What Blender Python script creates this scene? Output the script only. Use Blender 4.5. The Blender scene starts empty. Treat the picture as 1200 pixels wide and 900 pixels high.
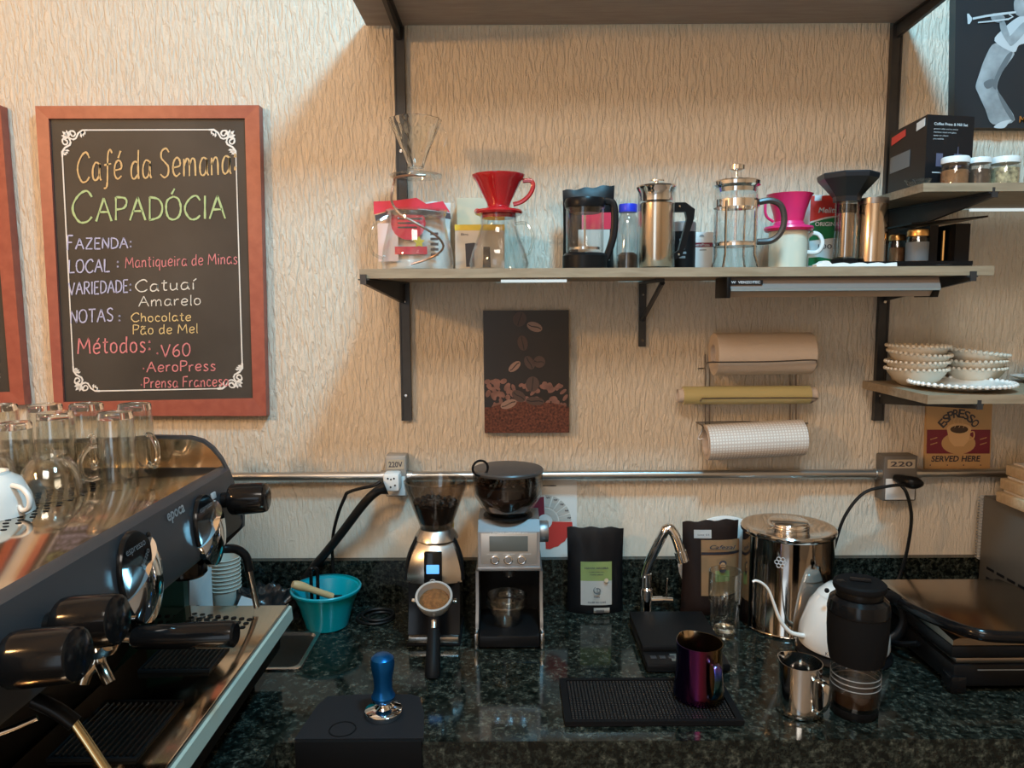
import bpy, bmesh, math, random
from mathutils import Matrix, Vector
random.seed(7)
SC = bpy.context.scene
COL = SC.collection
PI = math.pi

# ------------------------------------------------------------------ camera
F = 870.0
CAMP = Vector((0.0, -1.75, 1.627))
PITCH, ROLL = math.radians(6.23), math.radians(-0.3)
R3 = (Matrix.Rotation(PI/2 - PITCH, 3, 'X') @ Matrix.Rotation(ROLL, 3, 'Z'))
cd = bpy.data.cameras.new('camera'); cam = bpy.data.objects.new('camera', cd); COL.objects.link(cam)
cam.matrix_world = Matrix.Translation(CAMP) @ R3.to_4x4()
cd.sensor_width = 36; cd.lens = F/1200*36; cd.clip_start = 0.02; cd.clip_end = 50
SC.camera = cam

# ------------------------------------------------------------------ light, exposure
SC.view_settings.view_transform = 'Standard'; SC.view_settings.look = 'None'
SC.view_settings.gamma = 1; SC.view_settings.use_curve_mapping = False
SC.view_settings.exposure = 0.34
SC.cycles.use_denoising = True
SC.cycles.max_bounces = 10; SC.cycles.transparent_max_bounces = 24
SC.cycles.caustics_refractive = False; SC.cycles.caustics_reflective = False
w = bpy.data.worlds.new('world'); SC.world = w; w.use_nodes = True
w.node_tree.nodes['Background'].inputs[0].default_value = (.75, .85, 1, 1)
w.node_tree.nodes['Background'].inputs[1].default_value = 1.0

def light(name, kind, loc, energy, color, size=.1, size_y=None, target=None):
    l = bpy.data.lights.new(name, kind); l.energy = energy; l.color = color
    if kind == 'AREA':
        l.size = size
        if size_y: l.shape = 'RECTANGLE'; l.size_y = size_y
    else: l.shadow_soft_size = size
    o = bpy.data.objects.new(name, l); COL.objects.link(o); o.location = loc
    if target is not None:
        o.rotation_euler = (Vector(target) - Vector(loc)).to_track_quat('-Z', 'Y').to_euler()
    return o
# warm pendant bulb to the left, cool ceiling panel above, daylight from the doorway behind
light('pendant_bulb', 'POINT', (-1.7, -1.75, 2.3), 52, (1.0, .54, .21), .07)
light('ceiling_panel', 'AREA', (.42, -1.2, 3.1), 34, (.26, .70, 1.0), .26, .26, (.25, 0, 2.15))
light('doorway_daylight', 'AREA', (-1.2, -4.0, 1.5), 5, (.75, .92, 1.0), 1.0, 2.0, (-.6, 0, 1.3))
light('room_fill', 'AREA', (-.4, -3.1, 3.6), 56, (1.0, .92, .82), 1.2, 1.2, (-.4, -3.4, 0))  # unseen fill light added to brighten the dark room behind the camera

# ------------------------------------------------------------------ from the photograph's frame into the room
def ray(u, v):
    return (R3 @ Vector(((u-600)/F, (450-v)/F, -1)))
def at(u, v, Y):
    d = ray(u, v); return CAMP + d*((Y-CAMP.y)/d.y)
def atz(u, v, z):
    d = ray(u, v); return CAMP + d*((z-CAMP.z)/d.z)
def atx(u, v, x):
    d = ray(u, v); return CAMP + d*((x-CAMP.x)/d.x)
def mpp(p):
    return (R3.transposed() @ (Vector(p)-CAMP)).z * -1 / F
def stand(u, v, z0, rpx):
    """centre of a round base whose nearest point shows at (u, v)"""
    p = atz(u, v, z0); r = rpx*mpp(p); d = ray(u, v); d.z = 0; d.normalize()
    c = p + d*r
    return c, mpp(c)

# ------------------------------------------------------------------ mesh building
def catmull(pts, n=6, closed=False):
    P = [Vector(p) for p in pts]; m = len(P); out = []
    rng = range(m if closed else m-1)
    for i in rng:
        if closed: a, b, c, d = P[(i-1) % m], P[i], P[(i+1) % m], P[(i+2) % m]
        else: a, b, c, d = P[max(i-1, 0)], P[i], P[i+1], P[min(i+2, m-1)]
        for k in range(n):
            t = k/n
            out.append(.5*((2*b) + (c-a)*t + (2*a-5*b+4*c-d)*t*t + (3*b-a-3*c+d)*t**3))
    if not closed: out.append(P[-1])
    return out

class MB:
    def __init__(s): s.bm = bmesh.new()
    def _v(s, ps, M=None):
        return [s.bm.verts.new((M @ Vector(p)) if M else Vector(p)) for p in ps]
    def _f(s, vs):
        try: return s.bm.faces.new(vs)
        except ValueError: return None
    def box(s, x0, x1, y0, y1, z0, z1, bev=0, M=None, seg=2):
        t = bmesh.new() if bev else s.bm
        ps = [(x, y, z) for x in (x0, x1) for y in (y0, y1) for z in (z0, z1)]
        vs = [t.verts.new((M @ Vector(p)) if M else Vector(p)) for p in ps]
        for f in ((0,1,3,2), (4,6,7,5), (0,4,5,1), (2,3,7,6), (0,2,6,4), (1,5,7,3)):
            t.faces.new([vs[i] for i in f])
        if bev:
            bmesh.ops.bevel(t, geom=list(t.edges), offset=bev, segments=seg, profile=.5, affect='EDGES')
            s._merge(t)
        return s
    def _merge(s, t):
        me = bpy.data.meshes.new('tmp'); t.to_mesh(me); t.free(); s.bm.from_mesh(me); bpy.data.meshes.remove(me)
    def add_mesh(s, me, M):
        t = bmesh.new(); t.from_mesh(me); t.transform(M); s._merge(t)
    def prism(s, a, b):
        """closed polygon a to matching polygon b, capped"""
        A, B = s._v(a), s._v(b); n = len(A)
        s._f(A[::-1]); s._f(B)
        for i in range(n): s._f([A[i], A[(i+1) % n], B[(i+1) % n], B[i]])
        return s
    def extrude(s, poly, vec, M=None):
        v = Vector(vec); a = [(M @ Vector(p)) if M else Vector(p) for p in poly]
        v2 = (M.to_3x3() @ v) if M else v
        return s.prism(a, [p+v2 for p in a])
    def face(s, pts): s._f(s._v(pts)); return s
    def lathe(s, prof, c=(0,0,0), seg=32, M=None, sx=1, sy=1, fn=None):
        T = Matrix.Translation(Vector(c)) @ (M.to_4x4() if M else Matrix.Identity(4))
        rings = []
        for r, z in prof:
            if r <= 1e-6: rings.append(s._v([(0,0,z)], T))
            else:
                ps = []
                for k in range(seg):
                    a = 2*PI*k/seg; rr = r*(fn(a, z) if fn else 1)
                    ps.append((rr*math.cos(a)*sx, rr*math.sin(a)*sy, z))
                rings.append(s._v(ps, T))
        for A, B in zip(rings, rings[1:]):
            if len(A) == 1 and len(B) == 1: continue
            for k in range(seg):
                j = (k+1) % seg
                if len(A) == 1: s._f([A[0], B[j], B[k]])
                elif len(B) == 1: s._f([A[k], A[j], B[0]])
                else: s._f([A[k], A[j], B[j], B[k]])
        return s
    def tube(s, pts, r, seg=8, smooth=0, closed=False, caps=True, flat=1.0, M=None):
        P = catmull(pts, smooth, closed) if smooth else [Vector(p) for p in pts]
        if M: P = [M @ p for p in P]
        n = len(P); rr = r if callable(r) else (lambda t: r)
        rings = []; up = None
        for i in range(n):
            if closed: d = P[(i+1) % n]-P[(i-1) % n]
            else: d = P[min(i+1, n-1)]-P[max(i-1, 0)]
            if d.length < 1e-9: d = Vector((0,0,1))
            d.normalize()
            if up is None:
                up = Vector((0,0,1)) if abs(d.z) < .9 else Vector((0,1,0))
            a = d.cross(up)
            if a.length < 1e-6: a = d.orthogonal()
            a.normalize(); b = a.cross(d).normalized(); up = b
            q = rr(i/max(n-1, 1))
            rings.append([s.bm.verts.new(P[i] + a*(q*math.cos(2*PI*k/seg)) + b*(q*flat*math.sin(2*PI*k/seg))) for k in range(seg)])
        for i in range(n if closed else n-1):
            A, B = rings[i], rings[(i+1) % n]
            for k in range(seg):
                s._f([A[k], A[(k+1) % seg], B[(k+1) % seg], B[k]])
        if caps and not closed: s._f(rings[0][::-1]); s._f(rings[-1])
        return s
    def ball(s, c, r, sx=1, sy=1, sz=1, seg=12, M=None):
        n = max(4, seg//2)
        prof = [(math.sin(PI*i/n), -math.cos(PI*i/n)) for i in range(n+1)]
        prof[0] = (0, -1); prof[-1] = (0, 1)
        T = Matrix.Translation(Vector(c)) @ (M.to_4x4() if M else Matrix.Identity(4)) @ Matrix.Diagonal((r*sx, r*sy, r*sz, 1))
        return s.lathe(prof, seg=seg, M=T)
    def ribbon(s, pts, w, nrm=(0,-1,0), t=.0005):
        """flat stroke of width w lying in a plane with normal nrm"""
        P = [Vector(p) for p in pts]; n = len(P); N = Vector(nrm)
        L = []; Rr = []
        for i in range(n):
            d = P[min(i+1, n-1)]-P[max(i-1, 0)]
            if d.length < 1e-9: d = Vector((1,0,0))
            d.normalize(); a = d.cross(N).normalized()*(w/2*(.75+.5*random.random()))
            L.append(P[i]+a+N*t); Rr.append(P[i]-a+N*t)
        l, r_ = s._v(L), s._v(Rr)
        for i in range(n-1): s._f([l[i], l[i+1], r_[i+1], r_[i]])
        return s
    def build(s, name, m=None, parent=None, loc=None, rot=None, smooth=True, angle=38, bevel=0, W=False):
        bm = s.bm
        if bevel:
            es = [e for e in bm.edges if len(e.link_faces) == 2 and e.calc_face_angle(0) > .6]
            bmesh.ops.bevel(bm, geom=es, offset=bevel, segments=2, profile=.5, affect='EDGES', clamp_overlap=True)
        bmesh.ops.recalc_face_normals(bm, faces=bm.faces[:])
        if smooth:
            for f in bm.faces: f.smooth = True
            lim = math.radians(angle)
            for e in bm.edges:
                if len(e.link_faces) == 2 and e.calc_face_angle(0) > lim: e.smooth = False
        me = bpy.data.meshes.new(name); bm.to_mesh(me); bm.free()
        if m: me.materials.append(m)
        o = bpy.data.objects.new(name, me); COL.objects.link(o)
        if parent: o.parent = parent
        if W: o.location = -Vector(parent.location)
        if loc is not None: o.location = loc
        if rot is not None: o.rotation_euler = rot
        return o

def tag(o, label, cat, group=None, kind=None):
    o['label'] = label; o['category'] = cat
    if group: o['group'] = group
    if kind: o['kind'] = kind
    return o
def thing(name, label, cat, loc=(0,0,0), rz=0, group=None):
    o = bpy.data.objects.new(name, None); COL.objects.link(o); o.empty_display_size = .02
    o.location = loc; o.rotation_euler = (0, 0, rz)
    return tag(o, label, cat, group)
def struct(o): o['kind'] = 'structure'; return o
def dup(root, loc, label, rot=None, group=None):
    r = root.copy(); COL.objects.link(r); r.location = loc; r['label'] = label
    if rot is not None: r.rotation_euler = rot
    if group: r['group'] = group
    for ch in list(root.children):
        c = ch.copy(); COL.objects.link(c); c.parent = r
        for g in list(ch.children):
            d = g.copy(); COL.objects.link(d); d.parent = c
    return r

def vessel(outer, t, tb=None):
    """closed wall profile of an open vessel, from its outer profile bottom to top"""
    tb = tb or t; z0 = outer[0][1]
    inner = [(max(r-t, .0005), max(z, z0+tb)) for r, z in outer]
    return [(0, z0)] + list(outer) + inner[::-1] + [(0, z0+tb)]

def text_mesh(txt, bold=False, shear=0, spacing=1):
    c = bpy.data.curves.new('tmp', 'FONT'); c.body = txt; c.size = 1; c.align_x = 'CENTER'; c.align_y = 'CENTER'
    c.resolution_u = 3; c.shear = shear; c.space_character = spacing
    if bold: c.offset = .02
    o = bpy.data.objects.new('tmp', c); COL.objects.link(o)
    dg = bpy.context.evaluated_depsgraph_get(); dg.update()
    me = bpy.data.meshes.new_from_object(o.evaluated_get(dg))
    bpy.data.objects.remove(o); bpy.data.curves.remove(c)
    return me
def basis(o, ex, ey):
    ex = Vector(ex); ey = Vector(ey); ez = ex.cross(ey).normalized()
    M = Matrix.Identity(4)
    for i in range(3): M[i][0] = ex[i]; M[i][1] = ey[i]; M[i][2] = ez[i]; M[i][3] = o[i]
    return M
def put_text(mb, txt, c, ex, ey, width, height=None, bold=False, shear=0, lift=.0006):
    """printed words centred at c, width metres wide along ex, on the surface facing ex x ey"""
    me = text_mesh(txt, bold, shear)
    xs = [v.co.x for v in me.vertices]; ys = [v.co.y for v in me.vertices]
    if not xs: return
    wx, wy = max(xs)-min(xs), max(ys)-min(ys); cx, cy = (max(xs)+min(xs))/2, (max(ys)+min(ys))/2
    ex = Vector(ex).normalized(); ey = Vector(ey).normalized(); n = ex.cross(ey).normalized()
    sx = width/wx; sy = (height/wy) if height else sx
    M = basis(Vector(c)+n*lift, ex*sx, ey*sy) @ Matrix.Translation((-cx, -cy, 0))
    mb.add_mesh(me, M); bpy.data.meshes.remove(me)
EX, EZ = Vector((1,0,0)), Vector((0,0,1))

# ------------------------------------------------------------------ materials
def nodes(name):
    m = bpy.data.materials.new(name); m.use_nodes = True
    nt = m.node_tree; return m, nt, nt.nodes['Principled BSDF']
def mat(name, col, rough=.5, metal=0, var=0, vscale=30, bump=0, bscale=60, coat=0, spec=None, stretch=None, aniso=0, emit=None, estr=0, trans=0, sheen=0):
    m, nt, b = nodes(name); L = nt.links
    b.inputs['Base Color'].default_value = (*col, 1); b.inputs['Roughness'].default_value = rough
    b.inputs['Metallic'].default_value = metal; b.inputs['Coat Weight'].default_value = coat
    if spec is not None: b.inputs['Specular IOR Level'].default_value = spec
    if aniso: b.inputs['Anisotropic'].default_value = aniso
    if trans: b.inputs['Transmission Weight'].default_value = trans
    if sheen: b.inputs['Sheen Weight'].default_value = sheen
    if emit: b.inputs['Emission Color'].default_value = (*emit, 1); b.inputs['Emission Strength'].default_value = estr
    if var or bump:
        tc = nt.nodes.new('ShaderNodeTexCoord'); src = tc.outputs['Object']
        if stretch:
            mp = nt.nodes.new('ShaderNodeMapping'); mp.inputs['Scale'].default_value = stretch
            L.new(src, mp.inputs[0]); src = mp.outputs[0]
    if var:
        n = nt.nodes.new('ShaderNodeTexNoise'); n.inputs['Scale'].default_value = vscale; n.inputs['Detail'].default_value = 5
        L.new(src, n.inputs['Vector'])
        r = nt.nodes.new('ShaderNodeValToRGB'); L.new(n.outputs['Fac'], r.inputs[0])
        r.color_ramp.elements[0].position = .3; r.color_ramp.elements[1].position = .7
        r.color_ramp.elements[0].color = (*[max(c*(1-var), 0) for c in col], 1)
        r.color_ramp.elements[1].color = (*[min(c*(1+var), 1) for c in col], 1)
        L.new(r.outputs[0], b.inputs['Base Color'])
    if bump:
        n2 = nt.nodes.new('ShaderNodeTexNoise'); n2.inputs['Scale'].default_value = bscale; n2.inputs['Detail'].default_value = 4
        L.new(src, n2.inputs['Vector'])
        bp = nt.nodes.new('ShaderNodeBump'); bp.inputs['Strength'].default_value = bump; bp.inputs['Distance'].default_value = .003
        L.new(n2.outputs['Fac'], bp.inputs['Height']); L.new(bp.outputs[0], b.inputs['Normal'])
    return m

def glass(name, tint=(1,1,1), base=.05, k=.9, rough=.0, power=3.2):
    """thin clear glass: mostly see-through, mirror-like at grazing angles"""
    m = bpy.data.materials.new(name); m.use_nodes = True; nt = m.node_tree; nt.nodes.clear(); L = nt.links
    out = nt.nodes.new('ShaderNodeOutputMaterial'); mx = nt.nodes.new('ShaderNodeMixShader')
    tr = nt.nodes.new('ShaderNodeBsdfTransparent'); gl = nt.nodes.new('ShaderNodeBsdfGlossy')
    tr.inputs[0].default_value = (*tint, 1); gl.inputs['Roughness'].default_value = rough
    lw = nt.nodes.new('ShaderNodeLayerWeight'); lw.inputs['Blend'].default_value = .5
    pw = nt.nodes.new('ShaderNodeMath'); pw.operation = 'POWER'; pw.inputs[1].default_value = power
    ml = nt.nodes.new('ShaderNodeMath'); ml.operation = 'MULTIPLY_ADD'; ml.inputs[1].default_value = k*.62; ml.inputs[2].default_value = base
    ml.use_clamp = True
    L.new(lw.outputs['Facing'], pw.inputs[0]); L.new(pw.outputs[0], ml.inputs[0])
    L.new(ml.outputs[0], mx.inputs[0]); L.new(tr.outputs[0], mx.inputs[1]); L.new(gl.outputs[0], mx.inputs[2])
    L.new(mx.outputs[0], out.inputs[0])
    return m

def wall_mat():
    m, nt, b = nodes('grooved_stucco'); L = nt.links
    tc = nt.nodes.new('ShaderNodeTexCoord')
    mp = nt.nodes.new('ShaderNodeMapping'); mp.inputs['Scale'].default_value = (1, 1, .2); L.new(tc.outputs['Object'], mp.inputs[0])
    n = nt.nodes.new('ShaderNodeTexNoise'); n.inputs['Scale'].default_value = 125; n.inputs['Detail'].default_value = 4; n.inputs['Distortion'].default_value = .8
    L.new(mp.outputs[0], n.inputs['Vector'])
    r = nt.nodes.new('ShaderNodeValToRGB'); r.color_ramp.elements[0].position = .36; r.color_ramp.elements[1].position = .60
    L.new(n.outputs['Fac'], r.inputs[0])
    n2 = nt.nodes.new('ShaderNodeTexNoise'); n2.inputs['Scale'].default_value = 320; L.new(tc.outputs['Object'], n2.inputs['Vector'])
    ad = nt.nodes.new('ShaderNodeMath'); ad.operation = 'MULTIPLY_ADD'; ad.inputs[1].default_value = .35
    L.new(n2.outputs['Fac'], ad.inputs[0]); sx = nt.nodes.new('ShaderNodeSeparateXYZ'); L.new(tc.outputs['Object'], sx.inputs[0])
    mr = nt.nodes.new('ShaderNodeMapRange'); mr.inputs['From Min'].default_value = 1.06; mr.inputs['From Max'].default_value = 1.24
    mr.inputs['To Min'].default_value = .3; mr.inputs['To Max'].default_value = 1.0; L.new(sx.outputs['Z'], mr.inputs['Value'])
    mu = nt.nodes.new('ShaderNodeMath'); mu.operation = 'MULTIPLY'; L.new(r.outputs[0], mu.inputs[0]); L.new(mr.outputs[0], mu.inputs[1])
    L.new(mu.outputs[0], ad.inputs[2])
    bp = nt.nodes.new('ShaderNodeBump'); bp.inputs['Strength'].default_value = .78; bp.inputs['Distance'].default_value = .0034
    L.new(ad.outputs[0], bp.inputs['Height']); L.new(bp.outputs[0], b.inputs['Normal'])
    n3 = nt.nodes.new('ShaderNodeTexNoise'); n3.inputs['Scale'].default_value = 3; L.new(tc.outputs['Object'], n3.inputs['Vector'])
    c = nt.nodes.new('ShaderNodeValToRGB'); c.color_ramp.elements[0].color = (.66,.575,.46,1); c.color_ramp.elements[1].color = (.72,.63,.51,1)
    L.new(n3.outputs['Fac'], c.inputs[0]); L.new(c.outputs[0], b.inputs['Base Color'])
    b.inputs['Roughness'].default_value = .62
    return m

def granite_mat():
    m, nt, b = nodes('dark_green_granite'); L = nt.links
    tc = nt.nodes.new('ShaderNodeTexCoord')
    n1 = nt.nodes.new('ShaderNodeTexNoise'); n1.inputs['Scale'].default_value = 95; n1.inputs['Detail'].default_value = 6; n1.inputs['Roughness'].default_value = .7
    v1 = nt.nodes.new('ShaderNodeTexVoronoi'); v1.inputs['Scale'].default_value = 130
    L.new(tc.outputs['Object'], n1.inputs['Vector']); L.new(tc.outputs['Object'], v1.inputs['Vector'])
    r = nt.nodes.new('ShaderNodeValToRGB'); e = r.color_ramp.elements
    e[0].position = .42; e[0].color = (.004,.0055,.0045,1); e[1].position = .76; e[1].color = (.13,.127,.105,1)
    x = e.new(.55); x.color = (.024,.0265,.022,1)
    L.new(n1.outputs['Fac'], r.inputs[0])
    mx = nt.nodes.new('ShaderNodeMix'); mx.data_type = 'RGBA'; mx.blend_type = 'MULTIPLY'; mx.inputs[0].default_value = .8
    r2 = nt.nodes.new('ShaderNodeValToRGB'); r2.color_ramp.elements[0].position = .2; r2.color_ramp.elements[0].color = (.35,.4,.36,1); r2.color_ramp.elements[1].position = .9; r2.color_ramp.elements[1].color = (1.5,1.6,1.5,1)
    L.new(v1.outputs['Color'], r2.inputs[0])
    L.new(r.outputs[0], mx.inputs['A']); L.new(r2.outputs[0], mx.inputs['B']); L.new(mx.outputs['Result'], b.inputs['Base Color'])
    b.inputs['Roughness'].default_value = .09; b.inputs['Specular IOR Level'].default_value = .32
    return m

def wood_mat(name, c0, c1, scale=14, stretch=(1,8,8), rough=.55):
    m, nt, b = nodes(name); L = nt.links
    tc = nt.nodes.new('ShaderNodeTexCoord'); mp = nt.nodes.new('ShaderNodeMapping'); mp.inputs['Scale'].default_value = stretch
    L.new(tc.outputs['Object'], mp.inputs[0])
    n = nt.nodes.new('ShaderNodeTexNoise'); n.inputs['Scale'].default_value = scale; n.inputs['Detail'].default_value = 6; n.inputs['Distortion'].default_value = .3
    L.new(mp.outputs[0], n.inputs['Vector'])
    r = nt.nodes.new('ShaderNodeValToRGB'); r.color_ramp.elements[0].position = .35; r.color_ramp.elements[1].position = .65
    r.color_ramp.elements[0].color = (*c0,1); r.color_ramp.elements[1].color = (*c1,1)
    L.new(n.outputs['Fac'], r.inputs[0]); L.new(r.outputs[0], b.inputs['Base Color']); b.inputs['Roughness'].default_value = rough
    return m

M = dict(
 wall=wall_mat(), granite=granite_mat(),
 topshelf=wood_mat('grey_melamine', (.27,.24,.22), (.33,.30,.275)),
 shelf=wood_mat('greyish_oak', (.26,.192,.12), (.345,.265,.175)),
 redwood=wood_mat('red_brown_wood', (.30,.070,.045), (.36,.092,.058), 20, (2,2,2), .4),
 kraftwood=wood_mat('pale_pine', (.50,.36,.21), (.60,.45,.28)),
 black=mat('matte_black', (.007,.007,.0075), .5, spec=.12), blacksat=mat('black_plastic', (.007,.007,.0075), .32, spec=.16),
 blackgloss=mat('gloss_black', (.006,.006,.0065), .14, spec=.25), bracket=mat('dark_grey_painted_steel', (.03,.031,.033), .45, var=.2),
 matrubber=mat('dark_grey_rubber', (.016,.0165,.019), .6, spec=.15), rubber=mat('black_rubber', (.007,.007,.0075), .65, spec=.08), slate=mat('dark_grey_paint', (.036,.037,.041), .42, spec=.4),
 chrome=mat('chrome', (.82,.82,.82), .06, 1), steel=mat('brushed_steel', (.60,.59,.57), .26, 1, aniso=.5), polished=mat('polished_steel', (.66,.65,.63), .1, 1),
 tray=mat('polished_tray_steel', (.64,.54,.44), .09, 1, var=.05, vscale=8), alu=mat('matte_aluminium', (.36,.36,.365), .42, .9),
 darksteel=mat('dark_wire', (.30,.27,.25), .3, 1), pipe=mat('galvanised_pipe', (.50,.48,.45), .3, .95), copper=mat('bronze_wire', (.42,.27,.2), .3, .9),
 chalk=mat('chalkboard_black', (.036,.031,.026), .55, var=.35, vscale=5), c_orange=mat('orange_chalk', (.66,.44,.20), .9), c_green=mat('green_chalk', (.46,.57,.27), .9),
 c_blue=mat('lavender_chalk', (.50,.50,.70), .9), c_white=mat('white_chalk', (.74,.70,.62), .9), c_yellow=mat('yellow_chalk', (.76,.56,.25), .9), c_red=mat('pink_chalk', (.70,.24,.24), .9),
 ornament=mat('white_print', (.80,.76,.70), .7), white=mat('white_plastic', (.75,.75,.73), .35), porcelain=mat('white_porcelain', (.80,.79,.75), .18, coat=.4), paper=mat('white_paper', (.74,.72,.67), .8),
 cream=mat('cream_ceramic', (.72,.68,.54), .3), red=mat('red_ceramic', (.42,.012,.016), .15, coat=.6), pink=mat('pink_plastic', (.80,.03,.16), .3), teal=mat('turquoise_plastic', (.0,.33,.40), .3, coat=.2),
 drip=mat('drip_tray_steel', (.66,.52,.37), .1, 1, var=.08, vscale=9), grate=mat('grate_metal', (.11,.10,.09), .35, 1), greal=mat('solid_glass', (.96,.98,.97), 0, trans=1), tealpaint=mat('pale_green_paint', (.42,.53,.47), .4), tealdark=mat('dark_teal_paint', (.03,.13,.13), .35), blue=mat('blue_anodised', (.004,.10,.30), .3, .75), bluecap=mat('blue_plastic', (.02,.04,.55), .35),
 brown=mat('dark_brown_plastic', (.045,.032,.027), .35), bean=mat('roasted_beans', (.035,.018,.011), .4), ground=mat('ground_coffee', (.21,.088,.026), .95, var=.35, vscale=120, bump=1, bscale=400),
 towel=mat('paper_towel', (.60,.50,.41), .95, bump=.25, bscale=150), film=mat('yellow_film', (.50,.42,.19), .25, coat=.4), core=mat('card_core', (.62,.52,.44), .9),
 lcd=mat('blue_backlit_screen', (.02,.1,.3), .3, emit=(.13,.44,1), estr=1.0), lcdgrey=mat('grey_screen', (.11,.12,.112), .3), led=mat('lit_strip', (.8,.9,.9), .4, emit=(.8,.95,1), estr=.55),
 g=glass('clear_glass', (.985,.99,.99), .045, 1.2), gthick=glass('thick_clear_glass', (.95,.965,.955), .10, 1.25, power=2.2), smoke=glass('smoky_plastic', (.76,.73,.70), .07), clear=glass('clear_plastic', (.93,.93,.93), .06, .8, .04), grey=glass('grey_clear_plastic', (.84,.82,.80), .07, .8, .03),
 bagblack=mat('black_foil_bag', (.006,.006,.007), .42, spec=.25, bump=.35, bscale=18), bagbrown=mat('dark_brown_bag', (.016,.009,.0075), .45, spec=.2, bump=.3, bscale=15), kraft=mat('kraft_label', (.50,.29,.14), .7), lime=mat('lime_label', (.42,.52,.19), .6),
 foil=mat('clear_bag_foil', (.7,.66,.6), .35), bagred=mat('red_print', (.72,.03,.07), .4), bagpink=mat('pale_pink_print', (.80,.62,.58), .5), dark=mat('dark_print', (.05,.045,.055), .5), yellow=mat('yellow_print', (.80,.60,.06), .5),
 tan=mat('tan_card', (.55,.46,.32), .7), card=mat('pale_card', (.66,.60,.52), .6), green=mat('green_print', (.01,.16,.05), .5), maroon=mat('maroon_print', (.20,.02,.04), .5), redprint=mat('bright_red_print', (.62,.05,.04), .5),
 pic=mat('dark_picture', (.015,.011,.009), .35), grey1=mat('grey_print', (.30,.32,.33), .5, var=.35, vscale=25), grey2=mat('pale_grey_print', (.55,.57,.58), .5), grey3=mat('mid_grey_print', (.14,.155,.165), .5), night=mat('blue_black_print', (.016,.022,.027), .4),
 navy=mat('dark_blue_grey', (.013,.017,.022), .35), oven=mat('grey_oven_panel', (.13,.115,.095), .4, .3), tansign=mat('orange_tan_print', (.60,.36,.16), .6), cupsign=mat('pale_orange_print', (.74,.48,.24), .6),
 box=mat('black_box', (.010,.010,.0115), .4, spec=.25), gold=mat('gold_lid', (.75,.42,.14), .3, .9), spice=mat('brown_spice', (.30,.13,.05), .9, var=.3, vscale=90), nuts=mat('pale_seeds', (.50,.42,.24), .7, var=.75, vscale=110), beansD=mat('dark_beans', (.09,.055,.035), .6, var=.5, vscale=80),
 woodtool=mat('pale_wood', (.58,.40,.20), .5), coffee=mat('coffee_liquid', (.05,.022,.008), .2), cable=mat('black_cable', (.008,.008,.008), .45, spec=.3), outlet=mat('grey_outlet', (.36,.34,.31), .45, .3), outletdark=mat('dark_grey_outlet', (.15,.135,.12), .45, .3), outlabel=mat('aged_label', (.45,.37,.27), .7),
 cups=mat('paper_cups', (.72,.68,.58), .6), sack=mat('grey_black_plastic', (.02,.02,.021), .28, bump=.8, bscale=30, spec=.7), ledge=mat('sink_steel', (.40,.38,.35), .25, 1), floor=mat('floor_tile', (.25,.22,.19), .4, var=.1), ceil=mat('ceiling_paint', (.66,.63,.58), .8),
 cab=mat('dark_cabinet', (.02,.018,.017), .5), plaster=mat('cream_plaster', (.62,.52,.40), .7, var=.05, vscale=3), rim=mat('pale_rim', (.62,.62,.60), .3, .6), cerblack=mat('burnt_orange_knob', (.55,.33,.17), .4), bowlc=mat('shaded_porcelain', (.66,.59,.48), .25), dispenser=mat('grey_brown_plastic', (.18,.15,.13), .5, spec=.3), dispstrip=mat('grey_strip', (.22,.235,.22), .4), disptray=mat('tan_plastic', (.36,.27,.19), .5), lightgrey=mat('light_grey_plastic', (.50,.51,.52), .4),
)
def rainbow_mat():
    m, nt, b = nodes('rainbow_titanium'); L = nt.links
    tc = nt.nodes.new('ShaderNodeTexCoord'); gr = nt.nodes.new('ShaderNodeTexGradient'); gr.gradient_type = 'RADIAL'
    L.new(tc.outputs['Object'], gr.inputs[0])
    r = nt.nodes.new('ShaderNodeValToRGB'); e = r.color_ramp.elements
    e[0].position = 0; e[0].color = (.05,.04,.20,1); e[1].position = 1; e[1].color = (.06,.04,.18,1)
    for p, c in ((.04,(.04,.02,.13)), (.13,(.055,.02,.13)), (.19,(.10,.018,.09)), (.225,(.17,.022,.06)), (.26,(.10,.03,.05)), (.31,(.16,.10,.045)), (.355,(.30,.19,.07)), (.44,(.22,.145,.06)), (.52,(.30,.22,.12)), (.7,(.42,.34,.22)), (.9,(.40,.30,.20))):
        x = e.new(p); x.color = (*c,1)
    L.new(gr.outputs['Fac'], r.inputs[0]); L.new(r.outputs[0], b.inputs['Base Color'])
    b.inputs['Metallic'].default_value = 1; b.inputs['Roughness'].default_value = .17
    return m
M['rainbow'] = rainbow_mat()
def rainbow_strap():
    m, nt, b = nodes('rainbow_strap'); L = nt.links
    tc = nt.nodes.new('ShaderNodeTexCoord'); sx = nt.nodes.new('ShaderNodeSeparateXYZ'); mr = nt.nodes.new('ShaderNodeMapRange')
    mr.inputs['From Max'].default_value = .1; r = nt.nodes.new('ShaderNodeValToRGB'); e = r.color_ramp.elements
    L.new(tc.outputs['Object'], sx.inputs[0]); L.new(sx.outputs['Z'], mr.inputs['Value']); L.new(mr.outputs[0], r.inputs[0]); L.new(r.outputs[0], b.inputs['Base Color'])
    e[0].position = .1; e[0].color = (.03,.05,.16,1); e[1].position = .95; e[1].color = (.40,.27,.10,1)
    for p, c in ((.35,(.03,.12,.14)), (.6,(.05,.10,.10)), (.74,(.06,.10,.5)), (.82,(.10,.08,.4))):
        x = e.new(p); x.color = (*c,1)
    b.inputs['Metallic'].default_value = 1; b.inputs['Roughness'].default_value = .2
    return m
M['strap'] = rainbow_strap()
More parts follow.
